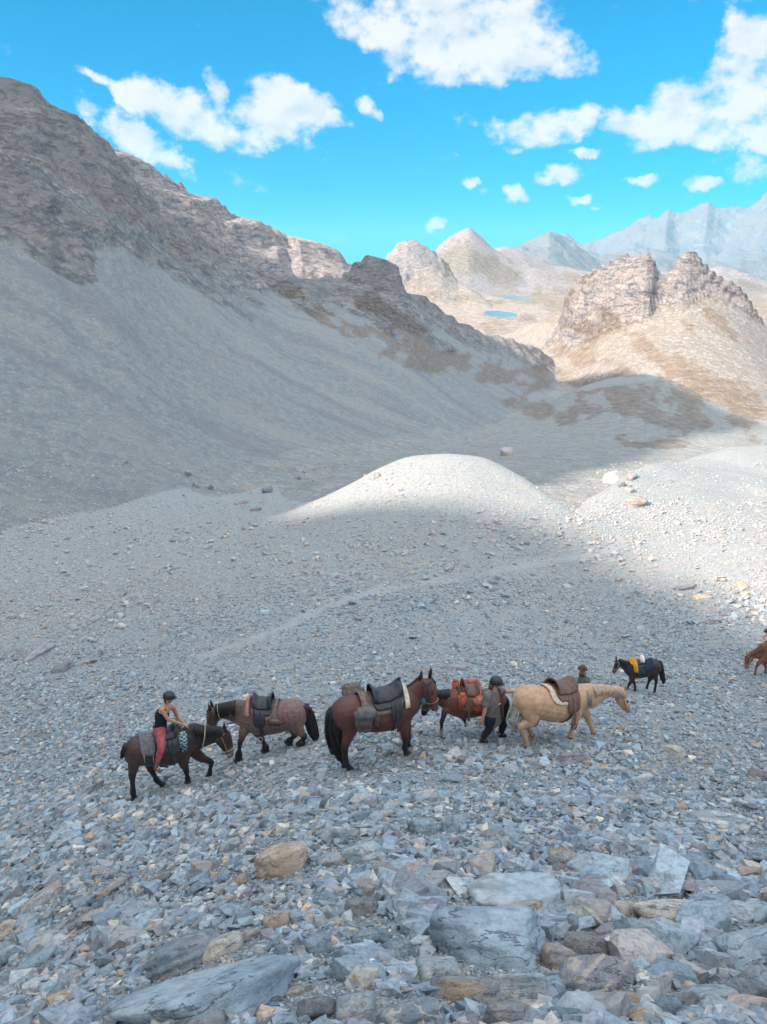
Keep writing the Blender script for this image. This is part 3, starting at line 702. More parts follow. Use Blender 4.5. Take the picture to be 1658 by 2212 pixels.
# rock shapes: a ball cut by planes, edges a little worn, then chipped along its beds
def ico(sub):
    bm = bmesh.new(); bmesh.ops.create_icosphere(bm, subdivisions=sub, radius=1.0)
    v = np.array([x.co[:] for x in bm.verts]); f = np.array([[q.index for q in x.verts] for x in bm.faces]); bm.free()
    return v, f
ICO = {k: ico(k) for k in (3, 4, 5)}
def rock_shape(seed, sub, flat=0.5, n=13, p=90, rough=0.045, elong=1.0, blocky=0.5):
    g = np.random.default_rng(seed)
    d, f = ICO[sub]
    n = 8; N = g.normal(size=(n, 3)); N[:, 2] *= 0.9; N /= np.linalg.norm(N, axis=1)[:, None]
    D = g.uniform(0.60, 0.95, n)
    top = np.array([[g.normal() * .12, g.normal() * .12, 1], [g.normal() * .12, g.normal() * .12, -1]]); top /= np.linalg.norm(top, axis=1)[:, None]
    N = np.vstack([N, top]); D = np.append(D, [flat, flat])
    if blocky > 0:
        a0 = g.uniform(0, 6.28)
        bx = np.array([[math.cos(a0 + k * math.pi / 2 + g.normal() * .15), math.sin(a0 + k * math.pi / 2 + g.normal() * .15), g.normal() * .2] for k in range(4)]); bx /= np.linalg.norm(bx, axis=1)[:, None]
        N = np.vstack([N, bx]); D = np.append(D, g.uniform(0.55, 0.8, 4) + (1 - blocky) * 0.3)
    q = np.clip(d @ N.T, 0, None) / D
    r = 1.0 / (np.sum(q ** p, axis=1) ** (1 / p))
    v0 = d * r[:, None]
    C = g.normal(size=(16, 3)); C /= np.linalg.norm(C, axis=1)[:, None]      # corners knocked off
    S_ = (v0 @ C.T).max(axis=0) * g.uniform(0.86, 0.97, 16)
    q = np.concatenate([q, np.clip(d @ C.T, 0, None) / S_], axis=1)
    r = 1.0 / (np.sum(q ** p, axis=1) ** (1 / p))
    v = d * r[:, None]
    # layered edges
    w = v[:, 2] * 7 + 0.5 * vnoise(v[:, 0] * 2 + seed, v[:, 1] * 2, 5)
    lay = vnoise(w, v[:, 0] * 0.7 + seed * 3.1, 9) * (1 - np.abs(v[:, 2]) / flat * 0.8).clip(0, 1)
    h = fbm(v[:, 0] + seed * 1.7 + v[:, 2], v[:, 1] - seed + v[:, 2] * 0.7, 0.45, 5, seed, 0.6)
    v = v * (1 - rough * 1.1 * np.abs(h) + rough * 1.2 * lay)[:, None]
    v[:, 0] *= elong
    s = 1 / max(np.ptp(v[:, 0]), np.ptp(v[:, 1]))
    return v * s, f
def mesh_np(name, v, f, mat=None, smooth=True):
    me = bpy.data.meshes.new(name)
    me.vertices.add(len(v)); me.vertices.foreach_set('co', np.asarray(v, np.float32).ravel())
    me.loops.add(f.size); me.loops.foreach_set('vertex_index', np.asarray(f, np.int32).ravel())
    me.polygons.add(len(f)); me.polygons.foreach_set('loop_start', (np.arange(len(f)) * f.shape[1]).astype(np.int32))
    me.polygons.foreach_set('use_smooth', np.full(len(f), smooth))
    me.update(calc_edges=True)
    if mat: me.materials.append(mat)
    return me

def basis(nrm, yaw, tilt_a, tilt):
    """rotation matrix: z near the ground normal"""
    z = Vector(nrm); m = z.to_track_quat('Z', 'Y').to_matrix()
    return m @ Matrix.Rotation(tilt, 3, Vector((math.cos(tilt_a), math.sin(tilt_a), 0))) @ Matrix.Rotation(yaw, 3, 'Z')

taken = []           # (dx, dy, half width) of placed rocks in the picture
def put_rock(name, dx, dy, w, h, matk, label, cat='rock', group=None, shape=None, flat=0.5, yaw=0.0, tilt=0.0, tilt_a=0.0, elong=1.3, seed=1, sub=4, sink=0.3, blocky=0.6, rough=0.045):
    p, D = ground_at(dx, dy + h * 0.3)
    W = w * K * D / FPX
    if shape is None:
        v, f = rock_shape(seed, sub, flat=flat, elong=elong, blocky=blocky, rough=rough)
        me = mesh_np(name, v, f, SM[matk])
    else:
        me = shape
    o = bpy.data.objects.new(name, me)
    nrm = ground_normal(np.array([p.x]), np.array([p.y]), max(0.3, W * 0.4))[0]
    nrm = nrm * 0.8 + np.array([0, 0, 0.2]); nrm /= np.linalg.norm(nrm)
    rot = basis(nrm, yaw, tilt_a, tilt)
    o.matrix_world = Matrix.Translation(p + Vector(nrm) * (W * flat * 0.5 / elong * (1 - sink * 2))) @ rot.to_4x4() @ Matrix.Scale(W, 4)
    col.objects.link(o)
    if shape is not None:
        o.material_slots[0].link = 'OBJECT'; o.material_slots[0].material = SM[matk]
    tag(o, label, cat, group, 'thing')
    taken.append((dx, dy, w * 0.5, h * 0.5))
    return o

ROCKS = [  # name, x, y, width, height, stone, flat, elong, yaw, tilt, seed, label
    ('boulder', 608, 1860, 104, 80, 'tan', .62, 1.15, .4, .25, 3, 'large orange-tan boulder, the biggest warm-coloured rock below the horses'),
    ('rock_slab', 478, 2132, 335, 105, 'slate', .34, 1.9, .35, .18, 5, 'huge layered blue slate slab slanting up to the right at the bottom edge'),
    ('boulder', 400, 2062, 150, 85, 'veined', .55, 1.5, .2, .3, 8, 'dark veined rock behind the huge layered slab'),
    ('rock', 486, 2040, 105, 62, 'cream', .5, 1.4, .5, .3, 11, 'cream rough rock wedged on top of the dark veined rock'),
    ('boulder', 1045, 2015, 225, 140, 'slate', .62, 1.35, -.1, .35, 13, 'largest square blue-grey block in the foreground, its broad face to the viewer'),
    ('rock_slab', 1112, 1928, 190, 62, 'pale', .28, 1.6, .3, .05, 16, 'broad flat pale blue slab behind the largest square block'),
    ('rock_slab', 1095, 1962, 135, 30, 'grey', .24, 2.2, .15, .2, 17, 'thin slab edge lying just in front of the broad flat pale slab'),
    ('boulder', 1435, 1966, 128, 58, 'cream', .52, 1.7, .1, .1, 19, 'large creamy white boulder in the right foreground'),
    ('rock', 1348, 1958, 62, 48, 'cream', .5, 1.2, .9, .5, 21, 'cream rock with a broken face left of the large creamy boulder'),
    ('boulder', 1278, 2108, 130, 105, 'striped', .66, 1.25, .5, .7, 23, 'slate block crossed by slanting white stripes'),
    ('rock', 1118, 2132, 102, 68, 'pale', .5, 1.3, .2, .5, 25, 'pale blue angular block in the middle of the bottom edge rocks'),
    ('rock_slab', 1544, 2148, 112, 55, 'pale', .34, 1.5, .2, .35, 27, 'flat pale blue slab near the bottom right corner'),
    ('rock_slab', 1632, 2030, 160, 78, 'slate', .42, 1.6, .3, .4, 29, 'big blue slab cut off by the right edge'),
    ('rock', 1266, 2036, 92, 58, 'brown', .5, 1.4, .1, .4, 31, 'brownish block above the striped slate block'),
    ('rock', 1198, 2064, 68, 64, 'grey', .72, 1.05, .8, .4, 33, 'rough grey block right of the largest square block'),
    ('rock', 944, 2096, 96, 62, 'pale', .5, 1.35, .4, .35, 35, 'squared pale block at the foot of the largest square block'),
    ('rock', 856, 2044, 62, 72, 'slate', .62, 1.0, .4, .6, 37, 'upright blue block left of the largest square block'),
    ('boulder', 885, 2192, 160, 80, 'veined', .5, 1.5, .6, .4, 39, 'dark slate block flecked with white at the bottom edge centre'),
    ('rock', 1092, 2192, 92, 60, 'patchy', .55, 1.3, .2, .3, 41, 'slate block with a tan patch at the bottom edge'),
    ('boulder', 1020, 2132, 150, 80, 'patchy', .5, 1.6, .1, .5, 43, 'slate block streaked with rusty tan under the largest square block'),
    ('rock', 1636, 2126, 92, 82, 'veined', .6, 1.2, .8, .5, 45, 'white-veined block at the right edge near the corner'),
    ('rock', 1444, 2168, 62, 72, 'slate', .62, 1.1, .2, .5, 47, 'upright blue block at the bottom edge right of the tan-faced stone'),
    ('rock', 1352, 2150, 72, 54, 'tan', .4, 1.3, .3, .5, 48, 'tan-faced stone with a grey cap right of the striped block'),
    ('rock', 1219, 1858, 60, 42, 'grey', .7, 1.1, .3, .1, 49, 'rounded grey rock above the broad flat pale slab'),
    ('rock', 914, 1786, 62, 42, 'slate', .6, 1.2, .5, .4, 51, 'left one of two blue blocks leaning together below the standing bay horse'),
    ('rock', 984, 1776, 62, 46, 'slate', .6, 1.1, .9, .4, 53, 'right one of two blue blocks leaning together below the standing bay horse'),
    ('rock_slab', 1648, 1838, 70, 68, 'slate', .4, 1.2, .4, .5, 55, 'blue slab at the right edge halfway up the foreground'),
    ('rock', 720, 1856, 66, 34, 'pale', .42, 1.4, .2, .2, 57, 'pale squared block between the orange boulder and a pale boulder'),
    ('boulder', 786, 1838, 76, 60, 'pale', .6, 1.2, .6, .3, 59, 'pale bluish boulder to the right of the orange boulder'),
    ('rock', 602, 1985, 64, 42, 'tan', .52, 1.3, .2, .3, 61, 'tan rock standing in fine gravel below the orange boulder'),
    ('rock', 540, 2018, 46, 34, 'cream', .55, 1.2, .7, .3, 63, 'small pale square rock in front of the tan rock in fine gravel'),
    ('rock', 158, 1990, 105, 54, 'patchy', .42, 1.5, .2, .3, 65, 'slate block with sandy patches in the left foreground'),
    ('rock', 92, 1940, 90, 40, 'grey', .42, 1.6, .1, .2, 67, 'mottled grey block above the sandy patched block'),
    ('rock_slab', 240, 1918, 92, 40, 'grey', .28, 1.7, .5, .6, 69, 'tilted grey slab pointing up to the right at left'),
    ('rock', 80, 2074, 92, 44, 'slate', .42, 1.6, .2, .3, 71, 'blue slate block near the bottom left corner'),
    ('rock', 14, 2112, 54, 54, 'pale', .55, 1.1, .5, .4, 73, 'pale square block cut off by the left edge'),
    ('rock', 14, 2004, 56, 56, 'tan', .55, 1.1, .2, .5, 75, 'tan grey block cut off by the left edge above the pale square block'),
    ('rock_slab', 345, 1896, 70, 30, 'brown', .3, 1.7, .6, .6, 77, 'tilted brown-faced slab left of the orange boulder'),
    ('rock_slab', 690, 2162, 92, 90, 'dark', .42, 1.3, .9, .9, 79, 'dark tilted slab right of the huge layered slab'),
    ('rock', 772, 2172, 82, 72, 'pale', .6, 1.2, .3, .6, 81, 'pale faceted block between the dark tilted slab and the flecked block'),
    ('rock_slab', 806, 2012, 86, 66, 'slate', .34, 1.4, 1.0, .7, 83, 'steeply leaning blue slab left of the upright blue block'),
    ('rock', 688, 2036, 60, 56, 'slate', .6, 1.1, .3, .6, 85, 'blue block with one thin pale vein above the huge slab end'),
    ('rock', 782, 1958, 72, 44, 'brown', .55, 1.3, .2, .2, 87, 'brown-grey boulder up the slope from the leaning blue slab'),
    ('rock_slab', 248, 2168, 96, 56, 'slate', .36, 1.6, .7, .4, 89, 'slate slab in brown soil left of the huge layered slab'),
    ('rock', 640, 2138, 62, 26, 'cream', .4, 1.8, .5, .2, 91, 'narrow cream rock lying on the right end of the huge slab'),
    ('rock', 523, 1900, 28, 30, 'tan', .6, 1.0, .2, .4, 93, 'small bright orange stone left of the orange boulder'),
    ('rock', 500, 1824, 52, 34, 'pale', .5, 1.2, .2, .3, 95, 'pale square block up the slope from the orange boulder'),
    ('rock_slab', 196, 1706, 56, 22, 'dark', .4, 1.8, .1, .2, 97, 'dark low rock left of the hind hooves of the ridden horse'),
    ('rock_slab', 492, 1652, 46, 14, 'dark', .3, 2.0, .1, .2, 99, 'dark flat slab between the ridden horse and the roan horse'),
    ('rock', 1234, 1634, 56, 28, 'dark', .5, 1.5, .1, .3, 101, 'dark slate block below the palomino horse'),
    ('rock', 1270, 1648, 20, 18, 'tan', .6, 1.0, .1, .3, 103, 'small orange stone beside the dark slate block'),
    ('boulder', 505, 1496, 50, 26, 'slate', .6, 1.4, .1, .2, 105, 'pale blue boulder behind the head of the roan horse'),
    ('boulder', 1095, 977, 29, 22, 'grey', .8, 1.1, .1, .1, 107, 'lone rounded boulder in the shaded valley behind the knoll'),
    ('boulder', 1328, 1032, 46, 36, 'grey', .75, 1.1, .5, .5, 109, 'tallest boulder of the cluster right of the knoll'),
    ('boulder', 1366, 1028, 38, 16, 'brown', .5, 1.5, .1, .1, 111, 'brown low boulder right of the tallest boulder of the cluster'),
    ('rock', 1345, 1046, 20, 14, 'dark', .7, 1.1, .1, .1, 113, 'small dark boulder at the foot of the cluster'),
    ('rock', 1360, 1058, 20, 12, 'grey', .7, 1.1, .1, .1, 114, 'small grey boulder below the brown low boulder'),
    ('boulder', 1372, 1084, 40, 18, 'grey', .6, 1.5, .1, .1, 115, 'sunlit long boulder below the boulder cluster'),
    ('boulder', 577, 1057, 26, 22, 'dark', .75, 1.1, .1, .2, 117, 'darkest square boulder on the shaded left flat'),
    ('boulder', 423, 1045, 20, 18, 'dark', .6, 1.3, .5, .6, 119, 'dark boulder leaning left of a small upright boulder'),
    ('boulder', 456, 1051, 12, 18, 'dark', .9, 1.0, .1, .2, 121, 'small upright dark boulder on the left flat'),
    ('boulder', 405, 1022, 15, 16, 'dark', .8, 1.0, .1, .2, 122, 'farthest of the dark boulders at the foot of the left slope'),
    ('boulder', 645, 1031, 20, 12, 'dark', .6, 1.4, .1, .2, 123, 'dark low boulder right of the darkest square boulder'),
    ('boulder', 521, 1084, 34, 13, 'grey', .5, 1.6, .1, .1, 124, 'grey low boulder in front of the darkest square boulder'),
    ('boulder', 552, 1100, 26, 10, 'brown', .5, 1.6, .1, .1, 125, 'brown low boulder closest to the knoll on the left flat'),
    ('boulder', 270, 996, 17, 9, 'dark', .6, 1.4, .1, .1, 126, 'single dark rock on the smooth left scree'),
    ('rock', 815, 1026, 22, 12, 'grey', .7, 1.2, .1, .1, 127, 'grey rock on the left shoulder of the sunlit knoll'),
    ('rock_slab', 1482, 1268, 56, 12, 'dark', .3, 2.2, .1, .05, 128, 'long dark slab at the right foot of the knoll'),
    ('rock_slab', 1520, 1290, 44, 12, 'tan', .35, 1.9, .2, .1, 129, 'tan slab just below the long dark slab'),
    ('rock', 1337, 1248, 20, 18, 'brown', .6, 1.2, .1, .3, 130, 'brown rock alone on the knoll under the trail'),
    ('rock', 1105, 1158, 16, 12, 'pale', .6, 1.2, .1, .1, 131, 'small pale rock alone above the trail'),
    ('rock_slab', 85, 1408, 80, 14, 'dark', .3, 2.4, .05, .1, 132, 'dark long slab above a tan patch at the left edge'),
    ('rock', 140, 1438, 44, 24, 'dark', .5, 1.4, .1, .3, 133, 'dark pyramid-shaped rock at left'),
    ('rock', 180, 1272, 24, 14, 'pale', .5, 1.3, .3, .4, 134, 'two-toned rock on the left flat above the dark slab'),
    ('rock_slab', 390, 1165, 46, 9, 'dark', .3, 2.6, .3, .05, 135, 'dark thin slab at the end of the smooth scree'),
    ('rock_slab', 1605, 1266, 46, 10, 'grey', .35, 2.0, .1, .1, 136, 'grey flat slab near the right edge by the shadow line'),
    ('rock_slab', 970, 1222, 52, 14, 'brown', .3, 2.6, -.4, .1, 137, 'thin brown slab slanting on the knoll above the trail'),
    ('rock_slab', 985, 1440, 60, 18, 'brown', .35, 2.0, -.3, .2, 138, 'brown slab behind the head of the standing bay horse'),
    ('rock', 1455, 1618, 46, 26, 'cream', .55, 1.4, .1, .1, 139, 'cream boulder to the right of the dark slate block'),
    ('rock', 1640, 1672, 40, 30, 'brown', .6, 1.1, .1, .1, 140, 'brown rock at the right edge level with the palomino hooves'),
    ('rock_slab', 1560, 1764, 120, 34, 'pale', .24, 2.0, .1, .05, 141, 'broad pale slab lying flat at right below the palomino'),
    ('rock', 840, 1540, 1, 1, 'grey', .5, 1.2, .1, .1, 142, None),
]
for (nm, dx, dy, w, h, mk, fl, el, yw, ti, sd, lab) in ROCKS:
    if lab: put_rock(nm, dx, dy, w, h, mk, lab, 'boulder' if nm == 'boulder' else 'rock', flat=fl, elong=el, yaw=yw, tilt=ti * 0.8, tilt_a=0.3, seed=sd, sub=5 if w > 140 else 4 if w > 40 else 3)

FEET = [(285, 1712), (345, 1705), (405, 1690), (455, 1665), (515, 1628), (572, 1618), (640, 1598), (652, 1618), (745, 1652), (878, 1634), (1045, 1596), (1085, 1585), (1140, 1600), (1232, 1590), (1280, 1580), (960, 1575), (1010, 1570),
        (1365, 1494), (1412, 1484), (1392, 1484), (1640, 1445), (1262, 1500)]
# the countless rest: one object of many small angular stones
def hull_proto(seed, npt):
    g = np.random.default_rng(seed)
    bm = bmesh.new()
    pts = g.uniform(-1, 1, (npt, 3)); pts /= np.maximum(np.max(np.abs(pts), axis=1), 1e-3)[:, None] * g.uniform(1, 1.5, (npt, 1))
    pts[:, 1] *= g.uniform(0.6, 1.0); pts[:, 2] *= g.uniform(0.30, 0.78)
    for q in pts: bm.verts.new(q)
    r_ = bmesh.ops.convex_hull(bm, input=bm.verts[:])
    bmesh.ops.delete(bm, geom=list({e for e in r_['geom_interior'] + r_['geom_unused'] if isinstance(e, bmesh.types.BMVert)}), context='VERTS')
    bmesh.ops.triangulate(bm, faces=bm.faces[:])
    bmesh.ops.recalc_face_normals(bm, faces=bm.faces[:])
    bm.verts.index_update()
    v = np.array([x.co[:] for x in bm.verts]); f = np.array([[q.index for q in x.verts] for x in bm.faces]); bm.free()
    return v * 0.5, f
SPROTO = [hull_proto(900 + k, 10 if k < 14 else 18) for k in range(30)]
PAL = np.array([BLUE, BLUE2, (0.31, 0.35, 0.39), (0.24, 0.27, 0.31), GREY, (0.40, 0.43, 0.445), (0.35, 0.33, 0.32), TAN, CREAM, (0.22, 0.22, 0.24), (0.46, 0.45, 0.43), (0.40, 0.33, 0.29)])
PW = np.array([24, 20, 20, 10, 8, 7, 4, 1.2, 2.4, 5, 3, 1.6]); PW = PW / PW.sum()
def scatter(dx, dy, size_px, smin_, smax_):
    x, y, z = ground_many(dx, dy)
    D = np.sqrt(x * x + y * y + z * z)
    s = np.clip(size_px * K * D / FPX, smin_, smax_)
    return x, y, z, s
sets = []
def band(n, y0, y1, med, sig, smin_, smax_, pw=1.0, xr=(-160, 1820)):
    dy = y0 + (y1 - y0) * rng.random(n) ** pw
    dx = rng.uniform(xr[0], xr[1], n)
    sz = med * np.exp(rng.normal(0, sig, n))
    clump = fbm(dx / 130., dy / 50., 1.0, 3, 71)
    sz = sz * np.exp(0.35 * clump)
    sets.append(scatter(dx, dy, sz, smin_, smax_))
band(34000, 1960, 2330, 8.5, 0.42, 0.012, 0.16)
band(34000, 1700, 1980, 7.0, 0.42, 0.02, 0.20)
band(42000, 1400, 1720, 5.2, 0.40, 0.03, 0.20)
band(20000, 1250, 1420, 4.0, 0.35, 0.05, 0.22)
band(11000, 1080, 1260, 3.4, 0.35, 0.08, 0.30)
band(8500, 1960, 2330, 28, 0.35, 0.02, 0.30)
band(4000, 1880, 2330, 44, 0.38, 0.02, 0.45, xr=(760, 1850))
band(8500, 1720, 1980, 21, 0.35, 0.03, 0.30)
band(5500, 1450, 1760, 13, 0.35, 0.05, 0.30)
band(2400, 1120, 1460, 7.5, 0.45, 0.1, 0.7)
band(5000, 1000, 1180, 3.6, 0.35, 0.1, 0.6)
X = np.concatenate([s[0] for s in sets]); Y = np.concatenate([s[1] for s in sets]); Zs = np.concatenate([s[2] for s in sets]); S = np.concatenate([s[3] for s in sets])
# the trail is kept clear of larger stones
tpx, tpy = project(X, Y, Zs)
def near_line(px, py, pts, hw):
    best = np.full(px.shape, 1e9)
    for (x0, y0), (x1, y1) in zip(pts[:-1], pts[1:]):
        ddx, ddy = x1 - x0, y1 - y0
        t = np.clip(((px - x0) * ddx + (py - y0) * ddy) / (ddx * ddx + ddy * ddy), 0, 1)
        best = np.minimum(best, np.hypot(px - x0 - t * ddx, py - y0 - t * ddy))
    return best < hw
keep = ~(near_line(tpx, tpy, TRAIL, 7) & (Y > 20) & (rng.random(len(X)) < 0.8))
for fx, fy in FEET:
    keep &= ~((np.abs(tpx - fx) < 13) & (tpy - fy > -6) & (tpy - fy < 11) & (S > 0.035))
X, Y, Zs, S = X[keep], Y[keep], Zs[keep], S[keep]
NRM = ground_normal(X, Y, 0.3)
NRM = NRM + rng.normal(0, 0.22, NRM.shape); NRM /= np.linalg.norm(NRM, axis=1)[:, None]
yaw = rng.uniform(0, 2 * np.pi, len(X))
ref = np.stack([np.cos(yaw), np.sin(yaw), np.zeros_like(yaw)], 1)
bx = np.cross(ref, NRM); bx /= np.linalg.norm(bx, axis=1)[:, None]
by = np.cross(NRM, bx)
pid = rng.integers(0, len(SPROTO), len(X))
pali = rng.choice(len(PAL), len(X), p=PW)
colr = PAL[pali] * rng.uniform(0.86, 1.42, (len(X), 1))
sun_pale = sstep(np.hypot(X, Y), 46, 60)[:, None]      # sunlight painted into the farther stones: paler, warmer on knoll and bank
colr = colr * (1 - sun_pale) + sun_pale * (colr * 0.5 + np.array([0.28, 0.255, 0.235]))
# the largest of them are things of their own; they stay clear of the rocks placed one by one above
D_ = np.sqrt(X * X + Y * Y + Zs * Zs); pxs = S * FPX / K / D_
tpx, tpy = project(X, Y, Zs)
ok = np.ones(len(X), bool)
for a, b, c, e in taken:
    ok &= ~((np.abs(tpx - a) < c * 0.95 + pxs * 0.15) & (tpy > b - e * 1.0) & (tpy < b + e * 1.0 + pxs * 0.35) & (pxs > 11))
for fx, fy in FEET:
    ok &= ~((np.abs(tpx - fx) < 10 + pxs * 0.5) & (tpy > fy - 14) & (tpy < fy + 10 + pxs * 0.5) & (pxs > 9))
X, Y, Zs, S, D_, pxs, tpx, tpy, NRM, bx, by, pid, colr, pali = [q[ok] for q in (X, Y, Zs, S, D_, pxs, tpx, tpy, NRM, bx, by, pid, colr, pali)]
inside = (tpx > -10) & (tpx < 1668) & (tpy > 1500) & (tpy < 2235)
order = np.argsort(-(pxs * inside))[:222]
HUE = ['slate-blue', 'pale blue', 'blue-grey', 'dark blue-grey', 'mid-grey', 'light grey', 'brownish grey', 'tan', 'cream', 'charcoal grey', 'off-white grey', 'rusty brown']
for k in order:
    v, f = SPROTO[pid[k]]
    v = np.vstack([v]) * S[k]
    Mx = Matrix(((bx[k][0], by[k][0], NRM[k][0]), (bx[k][1], by[k][1], NRM[k][1]), (bx[k][2], by[k][2], NRM[k][2]))).to_4x4()
    me = mesh_np('rock', v, f, M_rubble, smooth=False)
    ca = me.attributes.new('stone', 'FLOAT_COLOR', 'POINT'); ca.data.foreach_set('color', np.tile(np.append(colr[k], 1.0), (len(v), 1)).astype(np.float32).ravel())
    o = bpy.data.objects.new('rock', me); col.objects.link(o)
    pk_ = np.array([X[k], Y[k], Zs[k]]) + NRM[k] * S[k] * 0.14
    o.matrix_world = Matrix.Translation(Vector(pk_)) @ Mx
    big = 'large' if pxs[k] > 75 else 'medium'
    yy = 'at the very bottom' if tpy[k] > 2060 else 'above the bottom rocks' if tpy[k] > 1880 else 'below the horses'
    xx = 'far left' if tpx[k] < 415 else 'left of centre' if tpx[k] < 829 else 'right of centre' if tpx[k] < 1243 else 'far right'
    tag(o, '%s angular %s rock in the rubble %s, %s' % (big, HUE[pali[k]], yy, xx), 'rock', 'loose rocks in the foreground rubble', 'thing')
keep = np.ones(len(X), bool); keep[order] = False
X, Y, Zs, S, NRM, bx, by, pid, colr = [q[keep] for q in (X, Y, Zs, S, NRM, bx, by, pid, colr)]
VV, FF, CC = [], [], []; base_i = 0
for k, (v, f) in enumerate(SPROTO):
    s = np.nonzero(pid == k)[0]
    if not len(s): continue
    loc = v[None] * S[s][:, None, None]
    w = loc[:, :, 0:1] * bx[s][:, None] + loc[:, :, 1:2] * by[s][:, None] + loc[:, :, 2:3] * NRM[s][:, None]
    w += np.stack([X[s], Y[s], Zs[s]], 1)[:, None] + NRM[s][:, None] * (S[s] * 0.14)[:, None, None]
    VV.append(w.reshape(-1, 3)); FF.append((f[None] + (np.arange(len(s)) * len(v))[:, None, None] + base_i).reshape(-1, 3))
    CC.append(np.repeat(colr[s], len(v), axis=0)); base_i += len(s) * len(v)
VV = np.concatenate(VV); FF = np.concatenate(FF); CC = np.concatenate(CC)
me = mesh_np('scree_stones', VV, FF, M_rubble, smooth=False)
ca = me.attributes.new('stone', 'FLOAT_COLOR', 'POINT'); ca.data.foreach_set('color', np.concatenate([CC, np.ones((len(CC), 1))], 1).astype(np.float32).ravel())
o = bpy.data.objects.new('scree_stones', me); col.objects.link(o); tag(o, kind='stuff')
# ------------------------------------------------------------------ figures: grown from lofted limbs, merged into one skin
class Frame:
    """stands at a place on the ground, heading yaw (0 = to the right of the view, 90 = away)"""
    def __init__(s, fx, fy, yaw):
        s.o, s.D = ground_at(fx, fy)
        s.yaw = R(yaw)
        s.f = Vector((math.cos(s.yaw), math.sin(s.yaw), 0)); s.l = Vector((-math.sin(s.yaw), math.cos(s.yaw), 0))
        s.m = Matrix.Translation(s.o) @ Matrix.Rotation(s.yaw, 4, 'Z')
        s.ppm = FPX / s.D / K          # picture units per metre
    def at(s, px, py, y=0.0):
        a = (px - 829.0) * K; b = (1106.0 - py) * K
        d = Vector((a, FPX * math.cos(PITCH) + b * math.sin(PITCH), -FPX * math.sin(PITCH) + b * math.cos(PITCH)))
        t = (y + s.l.dot(s.o)) / s.l.dot(d)
        q = d * t - s.o
        return Vector((q.dot(s.f), y, q.z))
    def gz(s, x, y):
        w = s.o + s.f * x + s.l * y
        return float(ground_z(np.array([w.x]), np.array([w.y]))[0]) - s.o.z

def loft(bm, secs, lat=Vector((0, 1, 0)), n=12, colours=None):
    """secs: (centre, a (in the plane of motion), b (sideways)[, ...]); closed ends"""
    rings = []
    N = len(secs)
    for i, sc_ in enumerate(secs):
        c, a, b = sc_[0], sc_[1], sc_[2]
        c0 = secs[max(i - 1, 0)][0]; c1 = secs[min(i + 1, N - 1)][0]
        t = (c1 - c0)
        t = t.normalized() if t.length > 1e-6 else Vector((0, 0, 1))
        L = lat - t * lat.dot(t)
        L = L.normalized() if L.length > 1e-3 else t.orthogonal().normalized()
        U = L.cross(t).normalized()
        rings.append([bm.verts.new(c + U * (a * math.sin(2 * math.pi * k / n)) + L * (b * math.cos(2 * math.pi * k / n))) for k in range(n)])
        if i == 0: e0 = bm.verts.new(c - t * min(a, b) * 0.5)
        if i == N - 1: e1 = bm.verts.new(c + t * min(a, b) * 0.5)
    for r0, r1 in zip(rings[:-1], rings[1:]):
        for k in range(n):
            bm.faces.new((r0[k], r0[(k + 1) % n], r1[(k + 1) % n], r1[k]))
    for k in range(n):
        bm.faces.new((e0, rings[0][(k + 1) % n], rings[0][k])); bm.faces.new((e1, rings[-1][k], rings[-1][(k + 1) % n]))
    return rings
def spline(secs, sub=4):
    """Catmull-Rom through sections"""
    out = []
    P = [secs[0]] + list(secs) + [secs[-1]]
    def cr(a, b, c, d, t):
        return 0.5 * ((2 * b) + (c - a) * t + (2 * a - 5 * b + 4 * c - d) * t * t + (3 * b - a - 3 * c + d) * t ** 3)
    for i in range(1, len(P) - 2):
        for k in range(sub):
            t = k / sub
            out.append(tuple([cr(P[i - 1][0], P[i][0], P[i + 1][0], P[i + 2][0], t)] + [max(cr(P[i - 1][j], P[i][j], P[i + 1][j], P[i + 2][j], t), 0.003) for j in (1, 2)]))
    out.append(tuple(P[-2][:3]))
    return out
def finish(bm, name, mat, parent=None, smooth=True, mw=None):
    bmesh.ops.recalc_face_normals(bm, faces=bm.faces[:])
    me = bpy.data.meshes.new(name); bm.to_mesh(me); bm.free()
    me.polygons.foreach_set('use_smooth', [smooth] * len(me.polygons))
    if mat: me.materials.append(mat)
    o = bpy.data.objects.new(name, me); col.objects.link(o)
    if parent: o.parent = parent
    if mw is not None: o.matrix_world = mw
    return o
